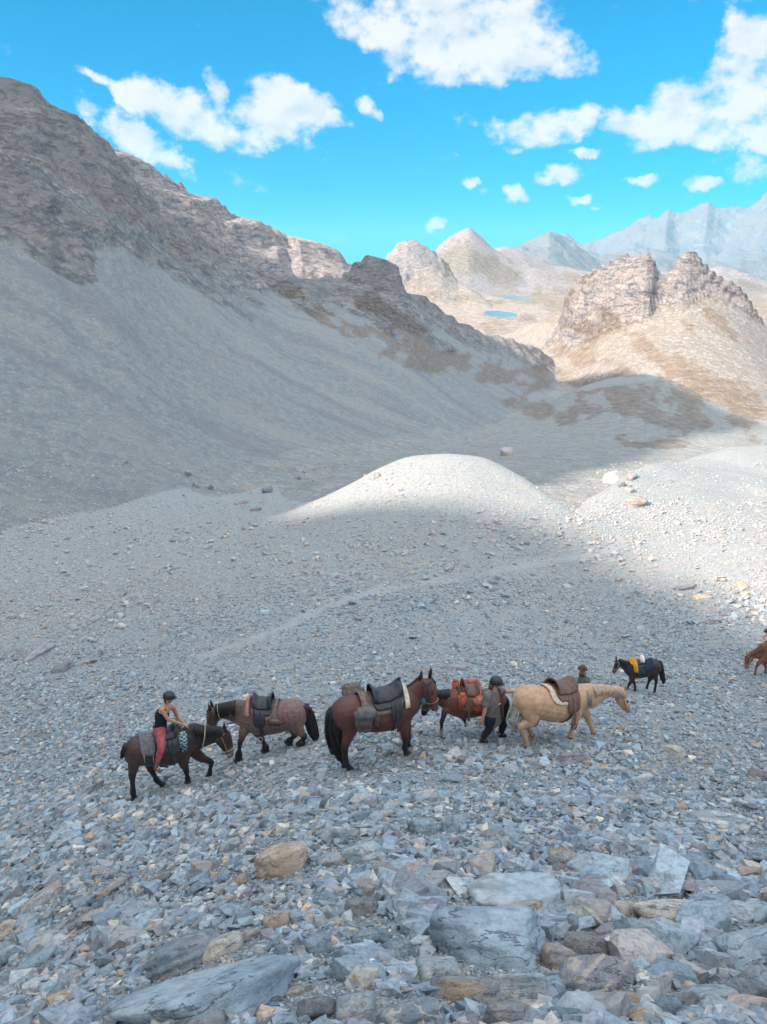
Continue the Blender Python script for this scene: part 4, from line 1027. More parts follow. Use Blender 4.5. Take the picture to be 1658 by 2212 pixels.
def skin(bm, name, mat, parent, voxel=0.014, smooth_n=4, chains=None, sfac=0.5):
    """melt the lofts into one continuous surface; colour each point after the nearest limb"""
    bmesh.ops.recalc_face_normals(bm, faces=bm.faces[:])
    me = bpy.data.meshes.new(name); bm.to_mesh(me); bm.free()
    tmp = bpy.data.objects.new('tmp', me); col.objects.link(tmp)
    md = tmp.modifiers.new('r', 'REMESH'); md.mode = 'VOXEL'; md.voxel_size = voxel; md.use_smooth_shade = True
    sm = tmp.modifiers.new('s', 'SMOOTH'); sm.factor = sfac; sm.iterations = smooth_n
    dg = bpy.context.evaluated_depsgraph_get(); dg.update()
    out = bpy.data.meshes.new_from_object(tmp.evaluated_get(dg))
    bpy.data.objects.remove(tmp); bpy.data.meshes.remove(me)
    out.name = name
    out.materials.clear(); out.materials.append(mat)
    out.polygons.foreach_set('use_smooth', np.ones(len(out.polygons), bool))
    if chains:
        v = np.empty(len(out.vertices) * 3); out.vertices.foreach_get('co', v); v = v.reshape(-1, 3)
        best = np.full(len(v), 1e9); colr_ = np.zeros((len(v), 3))
        for ch in chains:
            for s0, s1 in zip(ch[:-1], ch[1:]):
                p0, p1 = np.array(s0[0]), np.array(s1[0]); d = p1 - p0; L2 = max(d @ d, 1e-9)
                t = np.clip(((v - p0) @ d) / L2, 0, 1)
                dist = np.linalg.norm(v - p0 - t[:, None] * d, axis=1) / ((s0[1] + s0[2]) * 0.5 * (1 - t) + (s1[1] + s1[2]) * 0.5 * t)
                cc = np.array(s0[3]) * (1 - t[:, None]) + np.array(s1[3]) * t[:, None]
                m_ = dist < best
                best[m_] = dist[m_]; colr_[m_] = cc[m_]
        at = out.attributes.new('coat', 'FLOAT_COLOR', 'POINT'); at.data.foreach_set('color', np.concatenate([colr_, np.ones((len(v), 1))], 1).astype(np.float32).ravel())
    o = bpy.data.objects.new(name, out); col.objects.link(o); o.parent = parent
    return o
def coat_material(name, rough=0.42, spec=0.5, varia=0.35, scale=9.0):
    m, n, b = new_mat(name, rough, spec)
    ob = n.n('ShaderNodeTexCoord').outputs['Object']
    c = n.n('ShaderNodeAttribute', attribute_name='coat').outputs['Color']
    nz_ = n.noise(ob, scale, 5, 0.6)
    c = n.mix(varia, c, n.mix(1.0, c, n.ramp(nz_, [(0.3, 0.45), (0.5, 1.0), (0.72, 1.7)]), 'MULTIPLY'))
    n.put(b.inputs['Base Color'], c)
    hgt = n.m('MULTIPLY_ADD', n.noise(n.mapping(ob, rot=(0, 0.5, 0), sc=(1, 1, 0.55)), 5.5, 3, 0.5), 3.5, n.noise(n.mapping(ob, sc=(1, 1, 3)), 60, 4, 0.7))
    n.put(b.inputs['Normal'], n.n('ShaderNodeBump', i_Height=hgt, i_Strength=0.45, i_Distance=0.018).outputs[0])
    return m
def plain(name, c, rough=0.7, spec=0.3, varia=0.25, scale=14, c2=None):
    m, n, b = new_mat(name, rough, spec)
    ob = n.n('ShaderNodeTexCoord').outputs['Object']
    f = n.noise(ob, scale, 5, 0.65)
    cc = n.mix(n.sstep(f, 0.35, 0.65), tuple(v * (1 - varia) for v in c), c2 or tuple(min(v * (1 + varia), 1) for v in c))
    n.put(b.inputs['Base Color'], cc)
    n.put(b.inputs['Normal'], n.n('ShaderNodeBump', i_Height=f, i_Strength=0.35, i_Distance=0.015).outputs[0])
    return m
FM = {
    'coat': coat_material('horse_coat'), 'roan': coat_material('roan_coat', varia=0.7, scale=16.0), 'skin': coat_material('skin', 0.55, 0.3, 0.15, 6.0),
    'black_hair': plain('black_mane_hair', (0.022, 0.020, 0.022), 0.5, 0.4), 'flax_hair': plain('flaxen_grey_hair', (0.42, 0.40, 0.37), 0.6, 0.3, 0.35, 20), 'grey_mane': plain('grey_mane_hair', (0.27, 0.25, 0.24), 0.6), 'tan_hair': plain('sandy_mane_hair', (0.50, 0.36, 0.26), 0.6), 'red_hair': plain('chestnut_hair', (0.20, 0.09, 0.06), 0.6),
    'black_leather': plain('black_leather', (0.030, 0.034, 0.042), 0.38, 0.5), 'brown_leather': plain('brown_leather', (0.155, 0.085, 0.062), 0.45, 0.45), 'dark_brown': plain('dark_brown_leather', (0.075, 0.050, 0.045), 0.5, 0.4),
    'tan_leather': plain('tan_leather', (0.36, 0.22, 0.14), 0.5, 0.4), 'cream_cloth': plain('cream_fleece', (0.66, 0.57, 0.45), 0.9, 0.1), 'grey_cloth': plain('grey_felt', (0.17, 0.165, 0.18), 0.9, 0.1), 'brown_cloth': plain('brown_canvas', (0.20, 0.155, 0.135), 0.9, 0.1),
    'navy': plain('navy_blanket', (0.035, 0.050, 0.085), 0.85, 0.1), 'green': plain('dark_green_blanket', (0.030, 0.080, 0.065), 0.85, 0.1), 'orange': plain('orange_cloth', (0.68, 0.33, 0.05), 0.8, 0.1), 'red_bag': plain('red_orange_bag', (0.52, 0.13, 0.075), 0.7, 0.2), 'pink_bag': plain('faded_red_bag', (0.42, 0.20, 0.17), 0.75, 0.2),
    'white': plain('white_bundle', (0.70, 0.70, 0.68), 0.85, 0.1), 'rope': plain('pale_rope', (0.55, 0.47, 0.38), 0.9, 0.1), 'metal': plain('stirrup_metal', (0.45, 0.45, 0.46), 0.3, 0.6), 'teal': plain('teal_bag', (0.03, 0.20, 0.22), 0.7, 0.2), 'lime': plain('pale_green_strap', (0.50, 0.62, 0.42), 0.8, 0.1),
    'helmet': plain('black_helmet_shell', (0.028, 0.034, 0.042), 0.28, 0.5, 0.1), 'pink': plain('dusty_pink_cloth', (0.42, 0.105, 0.12), 0.85, 0.1), 'black_cloth': plain('black_cloth', (0.024, 0.026, 0.036), 0.85, 0.15), 'tshirt': plain('grey_brown_cotton', (0.185, 0.160, 0.150), 0.9, 0.1),
    'green_shirt': plain('faded_green_cotton', (0.095, 0.145, 0.105), 0.9, 0.1), 'salmon': plain('salmon_cloth', (0.50, 0.24, 0.18), 0.85, 0.1), 'boot': plain('brown_boot', (0.17, 0.12, 0.095), 0.6, 0.3), 'dark_boot': plain('dark_boot', (0.03, 0.028, 0.03), 0.6, 0.3), 'brown_hair': plain('brown_hair', (0.13, 0.065, 0.038), 0.5, 0.4), 'eye': plain('dark_eye', (0.01, 0.008, 0.008), 0.1, 0.6), 'lip': plain('lips', (0.38, 0.14, 0.12), 0.5, 0.3),
}
# chequered saddlebag cloth
mck, nck, bck = new_mat('green_and_white_check', 0.85, 0.1)
ck = nck.n('ShaderNodeTexChecker'); nck.put(ck.inputs['Vector'], nck.n('ShaderNodeTexCoord').outputs['Object'])
ck.inputs['Scale'].default_value = 22.0; ck.inputs['Color1'].default_value = (0.02, 0.13, 0.13, 1); ck.inputs['Color2'].default_value = (0.50, 0.60, 0.58, 1)
nck.put(bck.inputs['Base Color'], ck.outputs[0]); FM['check'] = mck

V3 = Vector
TORSO = [  # x, centre height, half height, half width of a 1.5 m horse
    (-0.80, 1.16, .09, .08), (-0.755, 1.17, .19, .165), (-0.64, 1.18, .265, .245), (-0.48, 1.185, .285, .275), (-0.28, 1.14, .29, .28), (-0.05, 1.10, .305, .30), (0.14, 1.10, .315, .295), (0.30, 1.135, .325, .265), (0.44, 1.16, .30, .225), (0.56, 1.15, .25, .185), (0.655, 1.13, .16, .125)]
def tors(x):
    T_ = np.array(TORSO)
    return [float(np.interp(x, T_[:, 0], T_[:, k])) for k in (1, 2, 3)]

class Horse:
    def __init__(s, feet, yaw, W, C, neck, head, legs, tail, coat, name='horse', black_legs=True, dark=(0.018, 0.016, 0.018), muzzle=None, hair='black_hair', heavy=1.0, thick=1.0, headlat=0.0,
                 near=-1, sock=None, mat='coat', label='', leg_r=1.0, blaze=None, mane_side=None, mane_len=0.17, ears=None, ear_px=None, headc=None, neckc=None, crest_hair=None):
        s.fr = fr = Frame(feet[0], feet[1], yaw)
        w = fr.at(*W); c = fr.at(*C)
        # similarity from the template (withers 0.38,1.465; croup -0.50,1.465) onto the two traced points
        tv = 0.88
        dx_, dz_ = w.x - c.x, w.z - c.z
        s.s = math.hypot(dx_, dz_) / tv; ang = math.atan2(dz_, dx_)
        s.ca, s.sa = math.cos(ang), math.sin(ang)
        s.w = w; s.thick = thick
        s.near = near
        root = bpy.data.objects.new(name, None); col.objects.link(root); root.matrix_world = fr.m
        tag(root, label, 'horse'); s.root = root
        bm = bmesh.new(); chains = []
        k = s.s
        ppm = fr.ppm
        tor = [(s.T(x, 0, z), a * k * thick, b * k, coat) for x, z, a, b in TORSO]
        tor = [(s.T(x, 0, z - a * (thick - 1)), a * k * thick, b * k, coat) for x, z, a, b in TORSO]
        loft(bm, spline(tor, 3), n=18); chains.append(tor)
        wz = [(s.T(0.12, 0, 1.34), .06 * k, .07 * k), (s.T(0.30, 0, 1.375), .085 * k, .085 * k), (s.T(0.46, 0, 1.36), .07 * k, .07 * k)]
        loft(bm, wz)
        # neck: traced
        nk = [(fr.at(x, y), a / ppm, b * k, neckc or coat) for (x, y, a, b) in neck]
        base = (s.T(0.34, 0, 1.20), .26 * k, .17 * k, neckc or coat)
        nk = [base] + nk
        # head: traced, turned sideways by headlat (metres at the muzzle)
        hd = []
        mc = muzzle or dark
        for i, (x, y, a, b) in enumerate(head):
            t = i / (len(head) - 1)
            p = fr.at(x, y, near * headlat * t)
            hd.append((p, a / ppm, b * k, (headc or coat) if t < 0.75 else mc))
        loft(bm, spline(nk + [hd[0][:4]], 4), n=14); chains.append(nk + [hd[0]])
        hl = V3((-(hd[-1][0].y - hd[0][0].y), 1, 0)).normalized() if abs(headlat) > 0.01 else V3((0, 1, 0))
        loft(bm, spline(hd, 4), lat=hl, n=14); chains.append(hd)
        s.neck, s.head, s.hl = nk, hd, hl
        s.hooves = []
        for (kind, sd, pts, lifted) in legs:
            y = sd * (0.135 if kind == 'f' else 0.15) * k
            up = s.T(0.40, 0, 1.06) if kind == 'f' else s.T(-0.53, 0, 1.13)
            up.y = y * 0.85
            J = [fr.at(px, py, y * q) for (px, py), q in zip(pts, (1.0, 1.0, 0.95, 0.95))]
            if not lifted:
                gz = fr.gz(J[3].x, J[3].y) + 0.035
                dz = gz - J[3].z
                for q, wgt in ((1, 0.35), (2, 0.85), (3, 1.0)): J[q] = J[q] + V3((0, 0, dz * wgt))
            lc = dark if black_legs else coat
            sc_c = sock or lc
            r = k * leg_r
            if kind == 'f':
                ch = [(up, .17 * k, .085 * k, coat), (J[0], .088 * r, .070 * r, coat), ((J[0] * .45 + J[1] * .55), .060 * r, .052 * r, coat if not black_legs else tuple((a + b) / 2 for a, b in zip(coat, lc))), (J[1], .052 * r, .048 * r, lc),
                      (J[1] * .5 + J[2] * .5, .034 * r, .032 * r, lc), (J[2], .044 * r * heavy, .040 * r * heavy, sc_c), (J[2] * .4 + J[3] * .6, .040 * r * heavy, .040 * r * heavy, sc_c), (J[3], .062 * r * heavy, .056 * r * heavy, (.03, .027, .025))]
            else:
                ch = [(up, .225 * k, .115 * k, coat), (J[0], .135 * k, .095 * k, coat), (J[0] * .45 + J[1] * .55, .078 * r, .058 * r, coat), (J[1], .062 * r, .046 * r, lc),
                      (J[1] * .5 + J[2] * .5, .040 * r, .034 * r, lc), (J[2], .046 * r * heavy, .042 * r * heavy, sc_c), (J[2] * .4 + J[3] * .6, .040 * r * heavy, .040 * r * heavy, sc_c), (J[3], .064 * r * heavy, .057 * r * heavy, (.03, .027, .025))]
            loft(bm, spline([q[:3] for q in ch], 3), n=12); chains.append(ch)
            s.hooves.append(J[3])
        s.body = skin(bm, 'body', FM[mat], root, 0.012 * max(k, .6), 3, chains)
        # ears
        fdir = (hd[-1][0] - hd[0][0]).normalized()
        upn = hl.cross(fdir).normalized()
        if upn.z < 0 and fdir.z > -0.9: upn = -upn
        if fdir.z <= -0.9: upn = upn if upn.x > 0 else -upn
        s.upn = upn; s.fdir = fdir
        back = (-fdir * 0.75 + upn * 0.35).normalized()
        for e in (-1, 1):
            be = bmesh.new()
            p0 = hd[0][0] + upn * hd[0][1] * 0.7 + hl * e * hd[0][2] * 0.75
            if ear_px: p0 = fr.at(*ear_px[0 if e < 0 else 1], 0.03 * e)
            dr = back if ears is None else V3(ears).normalized()
            loft(be, [(p0 - dr * 0.03 * k, .030 * k, .020 * k), (p0 + dr * .05 * k, .036 * k, .018 * k), (p0 + dr * .12 * k, .020 * k, .010 * k), (p0 + dr * .165 * k, .004 * k, .004 * k)], n=8)
            finish(be, 'ear', FM[hair] if hair == 'black_hair' else FM['ear_' + name] if ('ear_' + name) in FM else FM['tan_leather'], root)
            be = bmesh.new()
            ep = hd[1][0] * .62 + hd[2][0] * .38 + upn * hd[1][1] * 0.35 + hl * e * hd[1][2] * 0.93
            bmesh.ops.create_uvsphere(be, u_segments=10, v_segments=8, radius=0.021 * k, matrix=Matrix.Translation(ep))
            finish(be, 'eye', FM['eye'], root)
        # mane: locks falling from the crest
        g = random.Random(len(label))
        side_ = (mane_side if mane_side is not None else near)
        bm = bmesh.new()
        crest = spline([q[:3] for q in nk[1:]] + [hd[0][:3]], 8)
        N = len(crest)
        for i in range(1, N):
            c0, a0, b0 = crest[i]; cprev = crest[i - 1][0]
            t = (c0 - cprev).normalized(); U = V3((0, 1, 0)).cross(t).normalized()
            if U.z < 0: U = -U
            if abs(U.z) < 0.15 and U.x > 0: U = -U
            for rep_ in range(2):
                st_ = c0 + U * a0 * 0.93 + V3((g.gauss(0, .006), 0, 0))
                ln = mane_len * k * g.uniform(.7, 1.2)
                yy = side_ * b0
                mid_ = c0 + U * a0 * 0.70 + V3((g.gauss(0, .012), yy * 0.95 + side_ * 0.004, 0))
                end_ = mid_ + V3((g.gauss(0, .02), side_ * 0.02, -ln * 0.75))
                loft(bm, [(st_ + U * 0.018, .016 * k, .008), (st_ * .5 + mid_ * .5 + U * .02 + V3((0, side_ * .012, 0)), .020 * k, .010), (mid_, .020 * k, .011), (end_, .004, .003)], n=6)
        # forelock
        for rep_ in range(5):
            st_ = hd[0][0] + upn * hd[0][1] * .9 + hl * g.gauss(0, .02)
            loft(bm, [(st_, .016, .012), (hd[0][0] * .55 + hd[1][0] * .45 + upn * (hd[1][1] * 1.0) + hl * g.gauss(0, .02), .014, .010), (hd[1][0] * .8 + hd[2][0] * .2 + upn * hd[1][1] * .95 + hl * g.gauss(0, .03), .004, .003)], n=6)
        s.mane = finish(bm, 'mane', FM[crest_hair or hair], root)
        # tail: a bundle of long locks
        bm = bmesh.new()
        pts = [fr.at(x, y) for x, y, wd in tail]; wds = [wd / ppm for _, _, wd in tail]
        for j in range(70):
            ox, oy = g.gauss(0, .46), g.gauss(0, .46)
            e = g.uniform(0.72, 1.0)
            ss = []
            for i, (p, wd) in enumerate(zip(pts, wds)):
                t = i / (len(pts) - 1)
                if t > e + 0.15: break
                ss.append((p + V3((ox * wd, oy * wd * 1.0 + g.gauss(0, .006), g.gauss(0, .01))), (.020 * (1 - t) + .007) * k, (.018 * (1 - t) + .006) * k))
            if len(ss) > 2: loft(bm, spline(ss, 3), n=6)
        core = [(p, wd * .55 * (1 - .6 * i / len(pts)), wd * .5 * (1 - .6 * i / len(pts))) for i, (p, wd) in enumerate(zip(pts, wds))]
        loft(bm, spline(core, 3), n=10)
        s.tail = finish(bm, 'tail', FM[hair] , root)
        s.g = g
    def T(s, x, y, z):
        k = s.s; u = (x - 0.38) * k; v = (z - 1.465) * k
        return V3((s.w.x + u * s.ca - v * s.sa, y * k, s.w.z + u * s.sa + v * s.ca))
    def surf(s, x, phi, off=0.0):
        """point on the barrel; phi from the spine, positive to the left side"""
        zc, a, b = tors(x)
        zc = zc - a * (s.thick - 1); a = a * s.thick
        top = 0.02 if abs(phi) < 0.5 else 0
        return s.T(x, (b + off) * math.sin(phi), zc + (a + off + top) * math.cos(phi))
    def patch(s, name, x0, x1, p0, p1, mat, parent, off=0.02, th=0.02, nx=10, npz=14, shape=None, round_=0.0, wob=0.004):
        """a fitted sheet of cloth or leather with thickness; shape(u, v) -> extra offset"""
        bm = bmesh.new()
        def pt(u, v, o_):
            # rounded lower corners
            uu = u
            if round_ > 0:
                edge = max(0.0, v - (1 - round_)) / round_ if p0 >= 0 or True else 0
                shrink = (1 - math.sqrt(max(0.0, 1 - min(edge, 1) ** 2))) * 0.35
                edge2 = max(0.0, (1 - v) - (1 - round_)) / round_ if p0 < 0 else 0
                shrink = max(shrink, (1 - math.sqrt(max(0.0, 1 - min(edge2, 1) ** 2))) * 0.35)
                uu = 0.5 + (u - 0.5) * (1 - shrink)
            x = x0 + (x1 - x0) * uu; ph = p0 + (p1 - p0) * v
            e = shape(u, v) if shape else 0
            return s.surf(x, ph, (o_ + e + wob * math.sin(17 * u + 9 * v + x * 5)) / s.s)
        G = [[[bm.verts.new(pt(i / nx, j / npz, off + (th if q else -0.004))) for j in range(npz + 1)] for i in range(nx + 1)] for q in (0, 1)]
        for q in (0, 1):
            for i in range(nx):
                for j in range(npz):
                    f = (G[q][i][j], G[q][i + 1][j], G[q][i + 1][j + 1], G[q][i][j + 1])
                    bm.faces.new(f if q else f[::-1])
        for i in range(nx):
            bm.faces.new((G[0][i][0], G[0][i + 1][0], G[1][i + 1][0], G[1][i][0])); bm.faces.new((G[0][i + 1][npz], G[0][i][npz], G[1][i][npz], G[1][i + 1][npz]))
        for j in range(npz):
            bm.faces.new((G[0][0][j + 1], G[0][0][j], G[1][0][j], G[1][0][j + 1])); bm.faces.new((G[0][nx][j], G[0][nx][j + 1], G[1][nx][j + 1], G[1][nx][j]))
        return finish(bm, name, mat, parent)
    def tack(s, name, label, cat='saddle'):
        r = bpy.data.objects.new(name, None); col.objects.link(r)
        r.matrix_world = s.fr.m @ Matrix.Translation(s.T(0.1, 0, 1.4)); tag(r, label, cat)
        s.tinv = Matrix.Translation(-s.T(0.1, 0, 1.4))
        return r
    def done(s, root):
        for c in root.children_recursive: c.data.transform(s.tinv)
    def bag(s, name, x, phi, off, lx, lz, ly, mat, root, flap=None, tilt=0.0):
        """a soft saddlebag lying against the flank"""
        p = s.surf(x, phi, off / s.s)
        sd = 1 if phi > 0 else -1
        bm = bmesh.new(); bmesh.ops.create_cube(bm, size=1.0)
        bmesh.ops.bevel(bm, geom=bm.edges[:], offset=0.16, segments=3, affect='EDGES')
        bmesh.ops.subdivide_edges(bm, edges=bm.edges[:], cuts=1, use_grid_fill=True)
        m = Matrix.Translation(p) @ Matrix.Rotation(tilt, 4, 'Y') @ Matrix.Rotation(-sd * 0.12, 4, 'X')
        for v in bm.verts:
            c = v.co
            bulge = 1 + 0.18 * (0.5 - c.z) * (1 if c.y * sd > 0 else 0.3) + 0.05 * math.sin(9 * c.x + 5 * c.z)
            v.co = m @ V3((c.x * lx * (1 + .06 * math.sin(6 * c.z)), c.y * ly * bulge, c.z * lz))
        o = finish(bm, name, mat, root)
        if flap:
            bm = bmesh.new(); bmesh.ops.create_cube(bm, size=1.0)
            bmesh.ops.bevel(bm, geom=bm.edges[:], offset=0.12, segments=2, affect='EDGES')
            for v in bm.verts:
                c = v.co
                v.co = m @ V3((c.x * lx * 1.05, c.y * ly * 0.6 + sd * ly * 0.34, c.z * lz * 0.46 + lz * 0.29))
            finish(bm, 'flap', flap, o)
        return o
    def rope(s, name, pts, r, mat, root, lat=V3((0, 0, 1))):
        bm = bmesh.new(); loft(bm, spline([(p, r, r) for p in pts], 4), lat=lat, n=6)
        return finish(bm, name, mat, root)
    def band(s, i, t, r_off, w, mat, name='bridle', root=None, tiltv=0.0):
        """a strap round the head between head sections i and i+1"""
        h0, h1 = s.head[i], s.head[i + 1]
        c = h0[0] * (1 - t) + h1[0] * t; a = h0[1] * (1 - t) + h1[1] * t + r_off; b = h0[2] * (1 - t) + h1[2] * t + r_off
        ax = (h1[0] - h0[0]).normalized(); U = s.hl.cross(ax).normalized()
        pts = [c + U * a * math.sin(q) + s.hl * b * math.cos(q) + ax * tiltv * math.sin(q) for q in np.linspace(0, 2 * math.pi, 17)]
        bm = bmesh.new(); loft(bm, [(p, w, w * 0.45) for p in pts], lat=ax, n=6)
        return bm
    def bridle(s, mat, nose_mat=None, rein=None, mouth=True):
        root = s.root
        bm = s.band(2, 0.5, 0.004, 0.012 * s.s, mat)
        bm2 = s.band(0, 0.15, 0.006, 0.012 * s.s, mat, tiltv=0.02)
        o = finish(bm2, 'bridle', mat, root)
        finish(bm, 'noseband', nose_mat or mat, o)
        bm = bmesh.new()
        for e in (-1, 1):
            h = s.head
            pts = [h[0][0] + s.hl * e * (h[0][2] + .012), h[1][0] + s.hl * e * (h[1][2] + .010) - s.upn * h[1][1] * .15, h[2][0] * .6 + h[3][0] * .4 + s.hl * e * (h[2][2] + .010) - s.upn * h[2][1] * .3]
            loft(bm, spline([(p, .010 * s.s, .006) for p in pts], 4), lat=s.hl, n=6)
        finish(bm, 'cheek_strap', mat, o)
        if rein:
            for e in (-1, 1):
                m0 = s.head[3][0] + s.hl * e * s.head[3][2]
                m1 = s.neck[2][0] + V3((0, e * (s.neck[2][2] + .02), -s.neck[2][1] * .55))
                m2 = s.T(0.42, e * 0.10, 1.47)
                bm = bmesh.new(); loft(bm, spline([(q, .008, .006) for q in (m0, m0 * .5 + m1 * .5 + V3((0, e * .02, -.09)), m1, m2)], 6), n=6)
                finish(bm, 'rein', rein, root)
        return o
    def saddle(s, label, seat='black_leather', flap='black_leather', pad='brown_cloth', x0=-0.14, x1=0.30, cantle=0.13, pommel=0.10, horn=False, pad_x=(-0.22, 0.34), pad_phi=1.25, flap_phi=1.55, flap_x=(0.02, 0.30), stirrup=True, st_mat='metal', st_x=0.12, back_pad=None, skirts=True):
        r = s.tack('saddle', label)
        s.patch('saddle_pad', pad_x[0], pad_x[1], -pad_phi, pad_phi, FM[pad], r, 0.006, 0.022, 12, 22, round_=0.25)
        if skirts:
            s.patch('skirt', x0 - 0.03, x1 + 0.0, -0.95, 0.95, FM[seat], r, 0.030, 0.016, 12, 18, round_=0.4)
        def prof(u, v):
            ce = math.exp(-((u - 0.0) / 0.17) ** 2) * cantle + math.exp(-((u - 1.0) / 0.16) ** 2) * pommel
            vv = (v - 0.5) * 2
            return 0.035 * (1 - vv * vv) + ce * (1 - vv * vv) ** 0.7
        s.patch('seat', x0, x1, -0.62, 0.62, FM[seat], r, 0.045, 0.030, 18, 14, shape=prof)
        for e in (-1, 1):
            s.patch('saddle_flap', flap_x[0], flap_x[1], 0.45 * e, flap_phi * e, FM[flap], r, 0.034, 0.012, 8, 12, round_=0.35)
            if stirrup:
                pa = s.surf(st_x, 0.7 * e, 0.06 / s.s); pb = s.surf(st_x, 1.45 * e, 0.075 / s.s); pc = pb + V3((0.0, e * .01, -0.24 * s.s))
                bm = bmesh.new(); loft(bm, spline([(pa, .022, .006), (pb, .022, .006), (pc, .020, .006)], 4), n=6)
                finish(bm, 'stirrup_leather', FM[flap], r)
                ring = [pc + V3((math.sin(q) * .048, 0, -.06 + math.cos(q) * .058)) for q in np.linspace(0, 2 * math.pi, 17)]
                bm = bmesh.new(); loft(bm, [(p, .008, .013) for p in ring], n=6); finish(bm, 'stirrup', FM[st_mat], r)
        if horn:
            p = s.surf(x1 - 0.03, 0, (0.045 + pommel + 0.03) / s.s)
            bm = bmesh.new(); loft(bm, [(p - V3((0, 0, .06)), .03, .03), (p + V3((0.01, 0, .02)), .022, .022), (p + V3((.02, 0, .05)), .038, .038), (p + V3((.02, 0, .065)), .030, .030)], n=10); finish(bm, 'horn', FM[seat], r)
        s.patch('girth', st_x - 0.04, st_x + 0.05, 1.4, 2 * math.pi - 1.4, FM['dark_brown'], r, 0.006, 0.010, 3, 22)
        return r
# ------------------------------------------------------------------ people
SKIN = (0.52, 0.29, 0.20)
def hand(bm, wrist, tip_dir, palm_n, k, curl=0.5, chains=None):
    d = tip_dir.normalized(); n_ = (palm_n - d * palm_n.dot(d)).normalized(); sdv = d.cross(n_)
    pal = [(wrist, .026 * k, .030 * k), (wrist + d * .045 * k, .020 * k, .040 * k), (wrist + d * .09 * k, .016 * k, .040 * k)]
    loft(bm, pal, lat=sdv, n=10)
    base = wrist + d * .085 * k
    for i, (off, ln) in enumerate(((-.030, .068), (-.010, .078), (.010, .074), (.029, .060))):
        p0 = base + sdv * off * k
        c1 = curl * (0.8 + 0.1 * i)
        d1 = (d * math.cos(c1 * .6) + n_ * math.sin(c1 * .6)); d2 = (d * math.cos(c1 * 1.5) + n_ * math.sin(c1 * 1.5))
        p1 = p0 + d1 * ln * .5 * k; p2 = p1 + d2 * ln * .5 * k
        loft(bm, [(p0, .0095 * k, .0095 * k), (p1, .0088 * k, .0088 * k), (p2, .0070 * k, .0070 * k)], lat=sdv, n=8)
    t0 = wrist + d * .030 * k - sdv * .032 * k; td = (d * .75 - sdv * .55 + n_ * .35).normalized()
    loft(bm, [(t0, .013 * k, .013 * k), (t0 + td * .035 * k, .011 * k, .011 * k), (t0 + td * .062 * k + n_ * .008, .008 * k, .008 * k)], lat=sdv, n=8)

